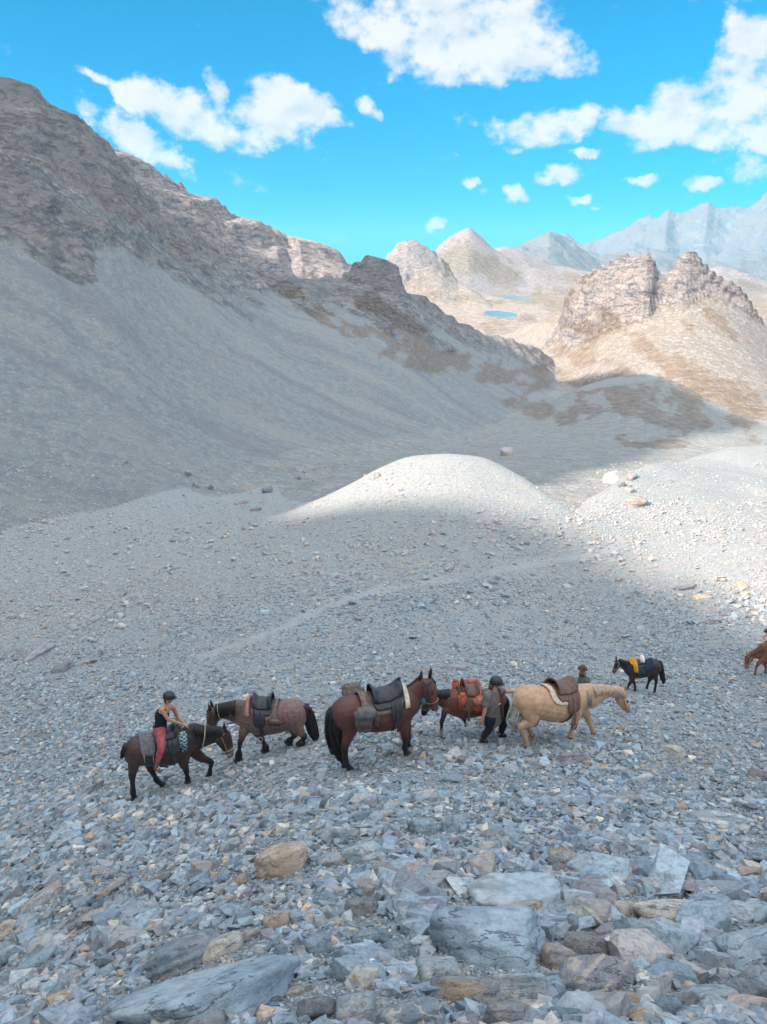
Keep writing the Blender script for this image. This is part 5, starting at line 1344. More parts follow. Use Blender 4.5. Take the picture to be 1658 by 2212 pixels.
def person(root, J, k=1.0, skin_c=SKIN, build=1.0, hand_dirs=None, curl=0.6, face=None, legs=True):
    """J: pelvis chest neck head (centre), sh/el/wr/ha per side, hip/kn/an/to per side; face: forward direction of the head"""
    bm = bmesh.new(); ch = []
    def chain(ss, lat=V3((0, 1, 0)), n=12, sub=3):
        loft(bm, spline(ss, sub), lat=lat, n=n); ch.append([(a, b, c, skin_c) for a, b, c in [q[:3] for q in ss]])
    up = (J['neck'] - J['pelvis']).normalized()
    shl = (J['shL'] - J['shR']).normalized()
    chest = J['chest']
    waist = J['pelvis'] * .55 + chest * .45
    chain([(J['pelvis'] - up * .06 * k, .085 * k, .13 * k), (J['pelvis'] + up * .02, .105 * k * build, .165 * k), (waist, .090 * k * build, .130 * k), (chest, .115 * k * build, .155 * k), (J['neck'] - up * .09 * k, .085 * k, .150 * k), (J['neck'] - up * .02 * k, .055 * k, .075 * k)], lat=shl, n=16)
    chain([(J['neck'] - up * .05 * k, .055 * k, .060 * k), (J['neck'] + (J['head'] - J['neck']) * .35, .050 * k, .050 * k), (J['head'] - (J['head'] - J['neck']) * .3, .05 * k, .05 * k)])
    fd = face.normalized(); H = J['head']; hu = (V3((0, 0, 1)) - fd * fd.z).normalized(); hs = hu.cross(fd)
    # skull and jaw
    chain([(H + hu * .115 * k - fd * .005, .050 * k, .045 * k), (H + hu * .075 * k - fd * .005, .088 * k, .068 * k), (H + hu * .02 * k, .098 * k, .076 * k), (H - hu * .035 * k + fd * .012, .084 * k, .066 * k), (H - hu * .085 * k + fd * .028, .060 * k, .050 * k), (H - hu * .112 * k + fd * .045, .030 * k, .028 * k)], lat=hs, n=14)
    loft(bm, [(H + hu * .02 * k + fd * .092 * k, .008 * k, .008 * k), (H - hu * .008 * k + fd * .108 * k, .014 * k, .012 * k), (H - hu * .026 * k + fd * .100 * k, .011 * k, .016 * k)], lat=hs, n=8)
    for e, sd in ((1, 'L'), (-1, 'R')):
        loft(bm, [(H + hs * e * .074 * k + hu * .028 * k - fd * .008, .018 * k, .008 * k), (H + hs * e * .080 * k - fd * .006, .022 * k, .009 * k), (H + hs * e * .074 * k - hu * .032 * k, .010 * k, .007 * k)], lat=hs, n=8)
        S, E, Wr = J['sh' + sd], J['el' + sd], J['wr' + sd]
        inner = S - shl * e * .06 * k
        chain([(inner, .062 * k, .060 * k), (S, .056 * k * build, .056 * k), (S * .5 + E * .5, .044 * k * build, .044 * k), (E, .037 * k, .037 * k), (E * .65 + Wr * .35, .037 * k, .037 * k), (Wr, .026 * k, .028 * k)], n=10)
        hdv = (J['ha' + sd] - Wr)
        pn = hand_dirs[sd] if hand_dirs else V3((0, -e, -.3))
        hand(bm, Wr, hdv, pn, k, curl)
        if legs:
            Hp, Kn, An, To = J['hip' + sd], J['kn' + sd], J['an' + sd], J['to' + sd]
            chain([(Hp + V3((0, 0, .04)), .095 * k, .09 * k), (Hp * .7 + Kn * .3, .086 * k, .082 * k), (Kn, .058 * k, .056 * k), (Kn * .7 + An * .3, .058 * k, .052 * k), (An, .036 * k, .034 * k)], n=12)
            chain([(An - (To - An).normalized() * .05 * k - V3((0, 0, .03 * k)), .035 * k, .032 * k), (An * .5 + To * .5 - V3((0, 0, .01 * k)), .036 * k, .040 * k), (To, .022 * k, .036 * k)], n=10)
    b = skin(bm, 'body', FM['skin'], root, 0.0075, 2, ch)
    for e in (-1, 1):
        be = bmesh.new(); bmesh.ops.create_uvsphere(be, u_segments=8, v_segments=6, radius=.011 * k, matrix=Matrix.Translation(H + hu * .012 * k + fd * .090 * k + hs * e * .031 * k)); finish(be, 'eye', FM['eye'], root)
    be = bmesh.new(); loft(be, [(H - hu * .058 * k + fd * .091 * k + hs * q * .022 * k, .005 * k, .006 * k * (1.2 - abs(q))) for q in (-1, -.4, .4, 1)], lat=hu, n=6); finish(be, 'mouth', FM['lip'], root)
    return dict(up=up, shl=shl, waist=waist, H=H, hu=hu, fd=fd, hs=hs)
def garment(root, name, mat, chains, voxel=0.011, n=14, lat=V3((0, 1, 0))):
    bm = bmesh.new()
    for c in chains:
        l = lat
        if isinstance(c, tuple): c, l = c
        loft(bm, spline(c, 3), lat=l, n=n)
    return skin(bm, name, FM[mat], root, voxel, 3)
def helmet(root, I, k=1.0):
    bm = bmesh.new()
    H, hu, fd, hs = I['H'], I['hu'], I['fd'], I['hs']
    n = 20
    rings = []
    for i in range(9):
        t = i / 8 * math.pi * 0.5
        rr = math.cos(t); hh = math.sin(t)
        rings.append([bm.verts.new(H + hu * (.022 * k + .125 * k * hh) + fd * (math.cos(a) * .130 * k * rr - .006) + hs * (math.sin(a) * .108 * k * rr) - hu * (0.035 * k * (1 - math.cos(a)) * .5 * (1 if i == 0 else 0))) for a in [2 * math.pi * q / n for q in range(n)]])
    for r0, r1 in zip(rings[:-1], rings[1:]):
        for q in range(n): bm.faces.new((r0[q], r0[(q + 1) % n], r1[(q + 1) % n], r1[q]))
    bm.faces.new(rings[0][::-1])
    bmesh.ops.remove_doubles(bm, verts=bm.verts[:], dist=0.001)
    o = finish(bm, 'helmet', FM['helmet'], root)
    bm = bmesh.new()
    loft(bm, [(H + hu * .030 * k + fd * .10 * k + hs * q * .085 * k - fd * abs(q) ** 2 * .045 * k, .010 * k, .012 * k) for q in np.linspace(-1, 1, 9)], lat=fd, n=6)
    loft(bm, [(H + hu * .024 * k + fd * .135 * k + hs * q * .070 * k - fd * abs(q) ** 2 * .05 * k, .006 * k, .026 * k) for q in np.linspace(-1, 1, 9)], lat=fd, n=8)
    finish(bm, 'visor', FM['helmet'], o)
    bm = bmesh.new()
    for e in (-1, 1):
        loft(bm, [(H + hs * e * .082 * k + hu * .02 * k, .006, .004), (H + hs * e * .072 * k - hu * .06 * k + fd * .02, .006, .004), (H - hu * .120 * k + fd * .045, .006, .004)], n=6)
    finish(bm, 'chin_strap', FM['black_cloth'], o)
    return o
def new_person(fr, label, name='person'):
    r = bpy.data.objects.new(name, None); col.objects.link(r); r.matrix_world = fr.m; tag(r, label, 'person'); return r
# ------------------------------------------------------------------ the string of horses and people
def cA(x, y): return (690.8 + x * .16666, 1433.4 + y * .16666)
def cB(x, y): return (250.4 + x * .16666, 1467.9 + y * .16666)
def cC(x, y): return (1088.0 + x * .17708, 1450.7 + y * .17708)
def c1(x, y): return (241.8 + x * .2812, 1433.4 + y * .2812)
def c2(x, y): return (673.5 + x * .2812, 1416.1 + y * .2812)
def c3(x, y): return (1053.5 + x * .2812, 1381.6 + y * .2812)
def c4(x, y): return (1278.0 + x * .22915, 1347.1 + y * .22915)
def sec(cv, sc_, L): return [(*cv(x, y), a * sc_, b) for x, y, a, b in L]

# the bay horse standing in the middle
bay = Horse(cA(760, 1285), 18, cA(1062, 330), cA(393, 440),
            sec(cA, .1667, [(1120, 520, 215, .13), (1225, 400, 150, .10), (1320, 290, 105, .085)]),
            sec(cA, .1667, [(1372, 230, 92, .095), (1402, 320, 108, .105), (1445, 430, 84, .09), (1480, 530, 58, .065), (1500, 600, 46, .06)]),
            [('f', -1, [cA(1085, 840), cA(1110, 1000), cA(1103, 1140), cA(1130, 1215)], False),
             ('f', 1, [cA(1120, 840), cA(1150, 1010), cA(1140, 1120), cA(1165, 1190)], False),
             ('h', -1, [cA(390, 870), cA(325, 1070), cA(345, 1240), cA(400, 1325)], False),
             ('h', 1, [cA(340, 880), cA(270, 1060), cA(290, 1200), cA(330, 1270)], False)],
            [(*cA(185, 600), 5), (*cA(150, 680), 9), (*cA(150, 850), 12), (*cA(185, 1020), 13), (*cA(225, 1150), 12), (*cA(260, 1260), 5)],
            (0.112, 0.042, 0.034), muzzle=(0.09, 0.05, 0.05), thick=1.03, leg_r=1.15, ear_px=[cA(1310, 205), cA(1432, 165)], near=-1, headlat=0.16, mane_side=1, mane_len=.12, ears=(0.1, 0, 1),
            label='bay horse with black legs standing in the middle with its head raised')
bay.bridle(FM['navy'], FM['tan_leather'], FM['black_leather'])
sd = bay.saddle('black high-backed saddle over tan padding on the standing bay horse', cantle=.11, pommel=.09, horn=True, x0=-.16, x1=.35, flap_x=(.12, .30), flap_phi=1.6, pad='brown_cloth', pad_x=(-.30, .36), pad_phi=1.15, st_mat='tan_leather', st_x=.20)
bay.done(sd)
r = bay.tack('saddlebag', 'brown bulging double saddlebag behind the black saddle on the bay horse', 'saddlebag')
bay.patch('strap', -.36, -.24, -.9, .9, FM['brown_cloth'], r, .03, .03, 6, 16)
for e in (-1, 1):
    bay.bag('bag', -.36, 1.30 * e, .09, .34, .46, .17, FM['brown_cloth'], r, FM['grey_cloth'])
    bay.bag('side_pocket', -.18, 1.36 * e, .11, .10, .34, .15, FM['dark_brown'], r)
bay.done(r)
r = bay.tack('fleece_roll', 'cream fleece pad hanging in front of the black saddle on the bay horse', 'pad')
bay.patch('fleece', .37, .45, -1.25, 1.25, FM['cream_cloth'], r, .020, .035, 5, 20)
bay.done(r)
r = bay.tack('teal_pouch', 'small teal pouch hanging under the jaw of the bay horse', 'pouch')
p = bay.head[2][0] + V3((-.15, .02, -.06))
bm = bmesh.new(); loft(bm, spline([(p + V3((0, 0, .06)), .03, .03), (p + V3((.01, 0, .03)), .06, .05), (p + V3((.01, 0, -.05)), .065, .05), (p + V3((0, 0, -.09)), .03, .03)], 3), n=10); finish(bm, 'pouch_body', FM['teal'], r)
bm = bmesh.new(); loft(bm, [(p + V3((0, 0, .06)), .008, .008), (bay.head[1][0] + V3((-.05, -.05, -.05)), .008, .008)], n=6); finish(bm, 'cord', FM['navy'], r)
bay.done(r)

# the dark horse carrying a rider, lower left
rid = Horse(cB(560, 1420), 25, cB(865, 640), cB(305, 745),
            sec(cB, .1667, [(1000, 760, 200, .14), (1130, 740, 150, .115), (1270, 715, 115, .095)]),
            sec(cB, .1667, [(1345, 705, 95, .09), (1395, 770, 100, .10), (1440, 860, 78, .085), (1475, 940, 55, .065), (1490, 995, 40, .055)]),
            [('f', -1, [cB(880, 1080), cB(915, 1190), cB(930, 1290), cB(935, 1335)], False),
             ('f', 1, [cB(1090, 1000), cB(1235, 1075), cB(1215, 1220), cB(1180, 1290)], True),
             ('h', -1, [cB(240, 1080), cB(210, 1220), cB(215, 1400), cB(235, 1485)], False),
             ('h', 1, [cB(430, 1060), cB(465, 1200), cB(540, 1370), cB(620, 1440)], False)],
            [(*cB(150, 850), 4), (*cB(115, 900), 4), (*cB(100, 980), 4), (*cB(75, 1020), 2)],
            (0.062, 0.034, 0.030), muzzle=(0.24, 0.17, 0.14), near=-1, mane_len=.2, thick=1.15, leg_r=1.3, heavy=1.1, neckc=(0.034, 0.022, 0.021), headc=(0.055, 0.030, 0.027),
            label='dark brown horse with a pale muzzle carrying the rider in pink trousers')
rid.bridle(FM['tan_leather'], FM['rope'])
s_ = rid.saddle('black saddle under the rider in pink trousers', cantle=.10, pommel=.08, pad='dark_brown', pad_x=(-.20, .30), pad_phi=1.3, flap_phi=1.5, x0=-.20, x1=.22, st_x=.12)
rid.done(s_)
r = rid.tack('saddle_blanket', 'grey felt flap hanging over the hindquarters of the ridden horse', 'blanket')
rid.patch('felt', -.52, -.22, -1.45, 1.45, FM['grey_cloth'], r, .012, .014, 8, 22, round_=.2)
for e in (-1, 1):
    for xx in (-.46, -.28):
        pp = rid.surf(xx, 1.45 * e, .02); bm = bmesh.new(); loft(bm, [(pp + V3((0, 0, .03)), .008, .006), (pp + V3((0, 0, -.16)), .008, .006)], n=6); finish(bm, 'tie', FM['rope'], r)
rid.done(r)
r = rid.tack('checked_bag', 'green and white checked bag hanging at the shoulder of the ridden horse', 'bag')
rid.bag('bag', .34, -.98, .07, .15, .46, .10, FM['check'], r)
rid.bag('bag', .34, .98, .07, .15, .46, .10, FM['check'], r)
rid.patch('strap', .31, .37, -.8, .8, FM['black_leather'], r, .02, .012, 3, 14)
rid.done(r)
n2 = rid.neck[2]
ring = []
for q in np.linspace(0, 2 * math.pi, 21):
    c_ = rid.neck[1][0] * .25 + n2[0] * .75
    ring.append(c_ + V3((.07 * math.sin(q) + .04, (n2[2] + .045) * math.cos(q), (n2[1] + .05) * math.sin(q))))
o_ = rid.rope('neck_rope', ring, .011, FM['rope'], rid.root, lat=V3((1, 0, 0)))
rid.rope('rein', [rid.head[3][0] + V3((0, -rid.head[3][2] - .01, -.02)), rid.head[2][0] + V3((-.16, -.10, -.14)), rid.neck[2][0] + V3((.02, -n2[2] - .05, -n2[1] - .02))], .008, FM['rope'], rid.root)

# rider
fr = rid.fr
P = lambda x, y, yy=0.0: fr.at(*cB(x, y), yy)
rp = new_person(fr, 'rider in a black tank top, dusty pink trousers and black helmet leaning forward')
J = dict(pelvis=P(575, 640), chest=P(600, 455), neck=P(660, 330), head=P(690, 235))
for sd_, yy in (('R', -1), ('L', 1)):
    J['hip' + sd_] = P(575, 660, .10 * yy)
J['shR'] = P(590, 385, -.17); J['elR'] = P(680, 520, -.20); J['wrR'] = P(880, 590, -.09); J['haR'] = P(980, 610, -.05)
J['shL'] = P(745, 365, .17); J['elL'] = P(800, 480, .20); J['wrL'] = P(885, 575, .07); J['haL'] = P(975, 600, .03)
J['knR'] = P(590, 890, -.36); J['anR'] = P(525, 1130, -.34); J['toR'] = P(575, 1195, -.38)
J['knL'] = P(700, 860, .34); J['anL'] = P(600, 1080, .33); J['toL'] = P(660, 1130, .36)
I = person(rp, J, 1.0, face=V3((1, -.25, -.32)), hand_dirs={'L': V3((0, 0, -1)), 'R': V3((0, 0, -1))}, curl=1.0)
up, shl = I['up'], I['shl']
garment(rp, 'tank_top', 'black_cloth', [([(J['pelvis'] - up * .02, .125, .180), (I['waist'], .110, .150), (J['chest'], .135, .175), (J['chest'] * .55 + J['neck'] * .45, .11, .135)], shl),
        ([(J['chest'] + up * .02 + shl * .09, .10, .03), (J['neck'] + shl * .085 - up * .055, .075, .020)], shl), ([(J['chest'] + up * .02 - shl * .09, .10, .03), (J['neck'] - shl * .085 - up * .055, .075, .020)], shl)])
def trousers(root, J, mat, r=1.0, cuff=.9, name='trousers'):
    cs = [([(J['pelvis'] + up * .05, .120 * r, .175 * r), (J['pelvis'] - up * .05, .125 * r, .180 * r), (J['pelvis'] - up * .12, .09 * r, .15 * r)], shl)]
    for q in 'LR':
        Hp, Kn, An = J['hip' + q], J['kn' + q], J['an' + q]
        cs.append([(Hp + V3((0, 0, .05)), .108 * r, .10 * r), (Hp * .65 + Kn * .35, .104 * r, .098 * r), (Kn, .076 * r, .072 * r), (Kn * .65 + An * .35, .070 * r, .066 * r), (Kn * (1 - cuff) + An * cuff, .050 * r, .048 * r)])
    return garment(root, name, mat, cs)
def boots(root, J, mat, r=1.0):
    for q in 'LR':
        An, To, Kn = J['an' + q], J['to' + q], J['kn' + q]
        d = (To - An); dh = V3((d.x, d.y, 0)).normalized()
        bm = bmesh.new()
        loft(bm, spline([(An + (Kn - An).normalized() * .13, .052 * r, .050 * r), (An, .048 * r, .046 * r), (An - V3((0, 0, .045)) - dh * .01, .050 * r, .044 * r)], 3), n=12)
        loft(bm, spline([(An - V3((0, 0, .055)) - dh * .045, .038, .036), (An * .45 + To * .55 - V3((0, 0, .012)), .042, .046), (To, .030, .042), (To + dh * .03, .016, .030)], 3), n=12)
        skin(bm, 'boot', FM[mat], root, .009, 2)
trousers(rp, J, 'pink', cuff=.78)
boots(rp, J, 'boot')
helmet(rp, I)
bm = bmesh.new()
for j in range(14):
    a = -1.0 + 2.0 * j / 13
    st_ = I['H'] - I['fd'] * .085 + I['hs'] * a * .055 - I['hu'] * .01
    loft(bm, [(st_, .016, .014), (st_ - V3((0, 0, .07)) - I['fd'] * .01, .015, .013), (st_ - V3((.01 * a, 0, .13)), .006, .005)], n=6)
finish(bm, 'hair', FM['brown_hair'], rp)

# the roan draught horse facing left
roan = Horse(c1(1210, 688), 176, c1(1048, 292), c1(1378, 285),
             sec(c1, .2812, [(955, 370, 95, .15), (900, 365, 75, .12), (850, 365, 62, .10)]),
             sec(c1, .2812, [(800, 358, 48, .095), (785, 395, 55, .105), (772, 440, 44, .09), (765, 485, 32, .07), (765, 515, 26, .065)]),
             [('f', 1, [c1(1010, 535), c1(985, 590), c1(972, 655), c1(970, 695)], False),
              ('f', -1, [c1(1110, 525), c1(1155, 575), c1(1180, 630), c1(1178, 662)], False),
              ('h', 1, [c1(1430, 500), c1(1478, 580), c1(1462, 645), c1(1450, 675)], False),
              ('h', -1, [c1(1400, 500), c1(1402, 555), c1(1370, 590), c1(1358, 612)], True)],
             [(*c1(1470, 330), 5), (*c1(1500, 355), 9), (*c1(1522, 430), 11), (*c1(1540, 500), 11), (*c1(1560, 560), 8), (*c1(1568, 600), 3)],
             (0.205, 0.122, 0.106), muzzle=(0.07, .045, .045), near=1, mat='roan', heavy=1.65, leg_r=1.12, mane_len=.26, thick=1.10, headc=(0.085, 0.052, 0.048), neckc=(0.13, 0.085, 0.078),
             label='roan draught horse with a black mane and feathered black feet facing left')
# dark head as the photograph shows
roan.bridle(FM['brown_leather'], FM['tan_leather'])
s_ = roan.saddle('black saddle with grey-brown pad on the roan draught horse', cantle=.12, pommel=.09, x0=-.12, x1=.26, pad='brown_cloth', pad_x=(-.24, .30), pad_phi=1.2, flap_x=(.0, .24), flap_phi=1.6, st_x=.10)
roan.done(s_)
r = roan.tack('saddlebag', 'brown saddlebag with a net of straps hanging behind the saddle of the roan horse', 'saddlebag')
for e in (-1, 1): roan.bag('bag', -.20, 1.45 * e, .07, .26, .22, .12, FM['brown_cloth'], r, FM['dark_brown'])
roan.patch('strap', -.24, -.16, -1.3, 1.3, FM['brown_cloth'], r, .028, .012, 3, 16)
roan.done(r)
r = roan.tack('rolled_coat', 'dusty pink rolled coat tied to the front of the saddle of the roan horse', 'coat')
bm = bmesh.new(); loft(bm, spline([(roan.surf(.36, a, .06), .055, .05) for a in (-1.1, -.6, 0, .6, 1.1)], 4), lat=V3((1, 0, 0)), n=10); finish(bm, 'coat_roll', FM['pink_bag'], r); roan.done(r)
r = roan.tack('green_strap', 'pale green strap round the neck behind the ears of the roan horse', 'strap')
n3 = roan.neck[-1]
ring = [n3[0] * .6 + roan.head[0][0] * .4 + V3((.03 * math.sin(q), (n3[2] + .02) * math.cos(q), (n3[1] + .01) * math.sin(q))) for q in np.linspace(0, 2 * math.pi, 21)]
bm = bmesh.new(); loft(bm, [(p, .016, .005) for p in ring], lat=V3((1, 0, 0)), n=6); finish(bm, 'webbing', FM['lime'], r); roan.done(r)

# the palomino
pal = Horse(cC(620, 800), 25, cC(882, 158), cC(374, 180),
            sec(cC, .1771, [(1060, 300, 160, .14), (1170, 265, 118, .11), (1290, 245, 72, .085), (1370, 245, 66, .08)]),
            sec(cC, .1771, [(1425, 270, 66, .085), (1440, 330, 78, .095), (1475, 395, 62, .08), (1505, 445, 46, .065), (1520, 480, 32, .06)]),
            [('f', -1, [cC(900, 520), cC(862, 640), cC(825, 765), cC(815, 815)], False),
             ('f', 1, [cC(1000, 500), cC(1045, 610), cC(1082, 715), cC(1100, 755)], False),
             ('h', -1, [cC(330, 600), cC(218, 660), cC(275, 790), cC(290, 865)], False),
             ('h', 1, [cC(370, 590), cC(285, 680), cC(325, 800), cC(345, 855)], False)],
            [(*cC(205, 290), 5), (*cC(180, 360), 7), (*cC(160, 460), 8), (*cC(140, 560), 9), (*cC(130, 640), 8), (*cC(150, 720), 3)],
            (0.56, 0.345, 0.212), black_legs=False, dark=(0.38, 0.24, 0.165), muzzle=(0.30, 0.23, 0.20), hair='flax_hair', near=-1, thick=.94, leg_r=1.05, crest_hair='tan_hair', mane_len=.14,
            label='palomino horse with a pale grey tail walking with its head low')
pal.bridle(FM['tan_leather'])
s_ = pal.saddle('brown leather saddle over a cream fleece pad on the palomino horse', seat='brown_leather', flap='brown_leather', pad='cream_cloth', cantle=.07, pommel=.05, x0=-.12, x1=.28, pad_x=(-.26, .32), pad_phi=1.12, flap_x=(.06, .32), flap_phi=1.62, st_mat='black_leather', st_x=.18)
pal.done(s_)
r = pal.tack('mane_lock', 'x', 'lock')
bpy.data.objects.remove(r)
bm = bmesh.new(); g = random.Random(4)
for j in range(26):
    x_ = .56 + .10 * g.random(); p0 = pal.surf(x_, -.25, .03); p1 = pal.surf(x_ + .02, -.95, .035) + V3((g.gauss(0, .015), -.01, 0)); p2 = p1 + V3((g.gauss(0, .02), -.01, -g.uniform(.08, .2)))
    loft(bm, spline([(p0, .014, .008), (p1, .013, .008), (p2, .004, .003)], 3), n=6)
finish(bm, 'mane_lock', FM['grey_mane'], pal.root)

# the brown pack horse half hidden behind the bay's head
pk = Horse(c2(1190, 598), 190, c2(1110, 262), c2(1400, 262),
           sec(c2, .2812, [(1030, 330, 78, .12), (985, 320, 58, .10), (950, 320, 50, .085)]),
           sec(c2, .2812, [(905, 325, 42, .085), (895, 355, 46, .09), (880, 395, 36, .08), (868, 430, 26, .06), (862, 455, 20, .055)]),
           [('f', 1, [c2(1030, 425), c2(1003, 490), c2(997, 545), c2(990, 572)], False),
            ('f', -1, [c2(1140, 435), c2(1165, 480), c2(1185, 520), c2(1190, 540)], True),
            ('h', 1, [c2(1440, 430), c2(1460, 500), c2(1450, 560), c2(1440, 590)], False),
            ('h', -1, [c2(1400, 430), c2(1420, 500), c2(1400, 550), c2(1390, 575)], False)],
           [(*c2(1475, 320), 4), (*c2(1490, 370), 7), (*c2(1495, 440), 7), (*c2(1495, 500), 3)],
           (0.135, 0.052, 0.035), near=1, sock=(0.35, 0.25, 0.2), label='brown pack horse half hidden behind the head of the bay horse')
pk.bridle(FM['brown_leather'])
s_ = pk.saddle('brown saddle between red-orange bags on the half hidden pack horse', seat='brown_leather', flap='brown_leather', pad='dark_brown', cantle=.1, pommel=.12, x0=-.1, x1=.24, st_x=.14, pad_phi=1.1)
pk.done(s_)
r = pk.tack('pack_bag', 'bright red-orange pannier bags on the half hidden pack horse', 'bag')
for e in (-1, 1):
    pk.bag('bag', -.12, 1.05 * e, .09, .30, .30, .16, FM['red_bag'], r, FM['pink_bag'])
    pk.bag('front_pocket', .30, 1.0 * e, .06, .13, .34, .11, FM['red_bag'], r)
pk.patch('strap', -.16, -.06, -.9, .9, FM['pink_bag'], r, .05, .05, 5, 14)
pk.done(r)

# the woman on foot guiding the palomino
fr = Frame(*c2(1385, 648), 18)
Q = lambda x, y, yy=0.0: fr.at(*c2(x, y), yy)
wp = new_person(fr, 'walking person in a grey-brown T-shirt, black trousers and helmet reaching out one arm')
J = dict(pelvis=Q(1392, 470), chest=Q(1385, 345), neck=Q(1398, 268), head=Q(1420, 212))
J['shR'] = Q(1352, 300, -.19); J['elR'] = Q(1335, 410, -.24); J['wrR'] = Q(1312, 495, -.24); J['haR'] = Q(1300, 530, -.22)
J['shL'] = Q(1445, 275, .18); J['elL'] = Q(1520, 277, .22); J['wrL'] = Q(1590, 275, .22); J['haL'] = Q(1622, 278, .21)
J['hipR'] = Q(1375, 490, -.10); J['hipL'] = Q(1410, 485, .10)
J['knR'] = Q(1365, 560, -.11); J['anR'] = Q(1318, 630, -.11); J['toR'] = Q(1345, 655, -.11)
J['knL'] = Q(1480, 510, .10); J['anL'] = Q(1460, 585, .10); J['toL'] = Q(1490, 605, .10)
for q in 'RL':
    dz = fr.gz(J['to' + q].x, J['to' + q].y) + .03 - J['to' + q].z
    J['to' + q].z += dz; J['an' + q].z += dz; J['kn' + q].z += dz * .3
    J['an' + q].z = max(J['an' + q].z, J['to' + q].z + .05)
I = person(wp, J, 1.0, face=V3((1, -.35, -.28)), hand_dirs={'L': V3((0, -.2, -1)), 'R': V3((.6, .8, 0))}, curl=.5)
up, shl = I['up'], I['shl']
garment(wp, 't_shirt', 'tshirt', [([(J['pelvis'] - up * .13, .165, .225), (J['pelvis'], .150, .205), (I['waist'], .140, .185), (J['chest'], .145, .200), (J['neck'] - up * .07, .095, .165), (J['neck'] - up * .01, .066, .085)], shl),
        [(J['shR'] + shl * .05, .085, .08), (J['shR'], .082, .078), (J['shR'] * .45 + J['elR'] * .55, .082, .072), (J['shR'] * .2 + J['elR'] * .8, .086, .074)],
        [(J['shL'] - shl * .05, .085, .08), (J['shL'], .078, .074), (J['shL'] * .55 + J['elL'] * .45, .072, .068)]])
trousers(wp, J, 'black_cloth', 1.0, .97)
boots(wp, J, 'dark_boot')
helmet(wp, I)
bm = bmesh.new(); g = random.Random(9)
for j in range(22):
    a = -1.0 + 2.0 * j / 21
    st_ = I['H'] - I['fd'] * .075 + I['hs'] * a * .07
    loft(bm, spline([(st_, .018, .015), (st_ - V3((.02, 0, .09)) - I['fd'] * .02, .018, .015), (st_ - V3((.02 - g.gauss(0, .015), .02 * a, .20)) - I['fd'] * .03, .005, .004)], 3), n=6)
pl = J['neck'] + shl * .10 + V3((.07, 0, .02))
loft(bm, spline([(pl, .022, .02), (pl + V3((.02, 0, -.12)), .024, .02), (pl + V3((.03, 0, -.27)), .020, .018), (pl + V3((.02, 0, -.36)), .006, .006)], 3), n=8)
finish(bm, 'hair', FM['brown_hair'], wp)
r = bpy.data.objects.new('shirt_print', None); bpy.data.objects.remove(r)
bm = bmesh.new(); pc = J['chest'] + V3((.06, -.17, -.01)); loft(bm, [(pc, .012, .004), (pc + V3((.05, .012, .015)), .014, .004)], n=6); finish(bm, 'shirt_print', FM['white'], wp)

# the man behind the palomino
fr = Frame(*c3(750, 600), 188)
mp = new_person(fr, 'bearded person in a green shirt walking behind the palomino, only head and shoulders in view')
hd_ = fr.at(*c3(735, 268)); kk_ = 1.0
hh = hd_.z
gz0 = fr.gz(0, 0)
kk_ = max(0.8, (hh - gz0) / 1.62)
X0 = hd_.x
Lv = lambda x, y, z: V3((X0 + x, y, gz0 + (z * kk_)))
J = dict(pelvis=Lv(-.05, 0, .95), chest=Lv(-.04, 0, 1.25), neck=Lv(-.02, 0, 1.45), head=Lv(.02, 0, 1.62),
         shL=Lv(-.05, .15, 1.38), elL=Lv(-.06, .19, 1.10), wrL=Lv(.06, .19, .88), haL=Lv(.10, .18, .80), shR=Lv(-.05, -.15, 1.38), elR=Lv(-.04, -.19, 1.10), wrR=Lv(.08, -.19, .90), haR=Lv(.12, -.18, .82),
         hipL=Lv(-.05, .1, .92), knL=Lv(.10, .1, .50), anL=Lv(.12, .1, .09), toL=Lv(.25, .11, .03), hipR=Lv(-.05, -.1, .92), knR=Lv(-.02, -.1, .50), anR=Lv(-.22, -.1, .10), toR=Lv(-.10, -.1, .03))
I = person(mp, J, kk_, face=V3((1, .75, -.35)), build=.95, skin_c=(0.42, 0.21, 0.15))
up, shl = I['up'], I['shl']
garment(mp, 'shirt', 'green_shirt', [([(J['pelvis'] - up * .04, .14, .19), (I['waist'], .13, .17), (J['chest'], .15, .20), (J['neck'] - up * .07, .10, .18), (J['neck'] - up * .01, .068, .085)], shl),
        [(J['shR'] + shl * .05, .09, .08), (J['shR'], .08, .075), (J['shR'] * .4 + J['elR'] * .6, .07, .068)], [(J['shL'] - shl * .05, .09, .08), (J['shL'], .08, .075), (J['shL'] * .4 + J['elL'] * .6, .07, .068)]])
trousers(mp, J, 'brown_cloth', 1.05, .97); boots(mp, J, 'boot')
bm = bmesh.new(); g = random.Random(3)
H, hu, fd_, hs = I['H'], I['hu'], I['fd'], I['hs']
for j in range(150):
    th, ph = g.uniform(0, 2 * math.pi), g.uniform(0.0, 1.75)
    dv = hu * math.cos(ph) + (fd_ * math.cos(th) + hs * math.sin(th)) * math.sin(ph)
    if dv.dot(fd_) > .45 and dv.dot(hu) < .55: continue
    c_ = H + hu * .02 + fd_ * dv.dot(fd_) * .105 + hs * dv.dot(hs) * .088 + hu * dv.dot(hu) * .115
    bmesh.ops.create_icosphere(bm, subdivisions=1, radius=g.uniform(.020, .034), matrix=Matrix.Translation(c_))
finish(bm, 'hair', FM['brown_hair'], mp)
bm = bmesh.new()
for j in range(60):
    a = g.uniform(-1.3, 1.3)
    c_ = H - hu * g.uniform(.055, .13) + fd_ * (.085 * math.cos(a)) + hs * .062 * math.sin(a)
    bmesh.ops.create_icosphere(bm, subdivisions=1, radius=g.uniform(.012, .02), matrix=Matrix.Translation(c_))
finish(bm, 'beard', FM['dark_brown'], mp)

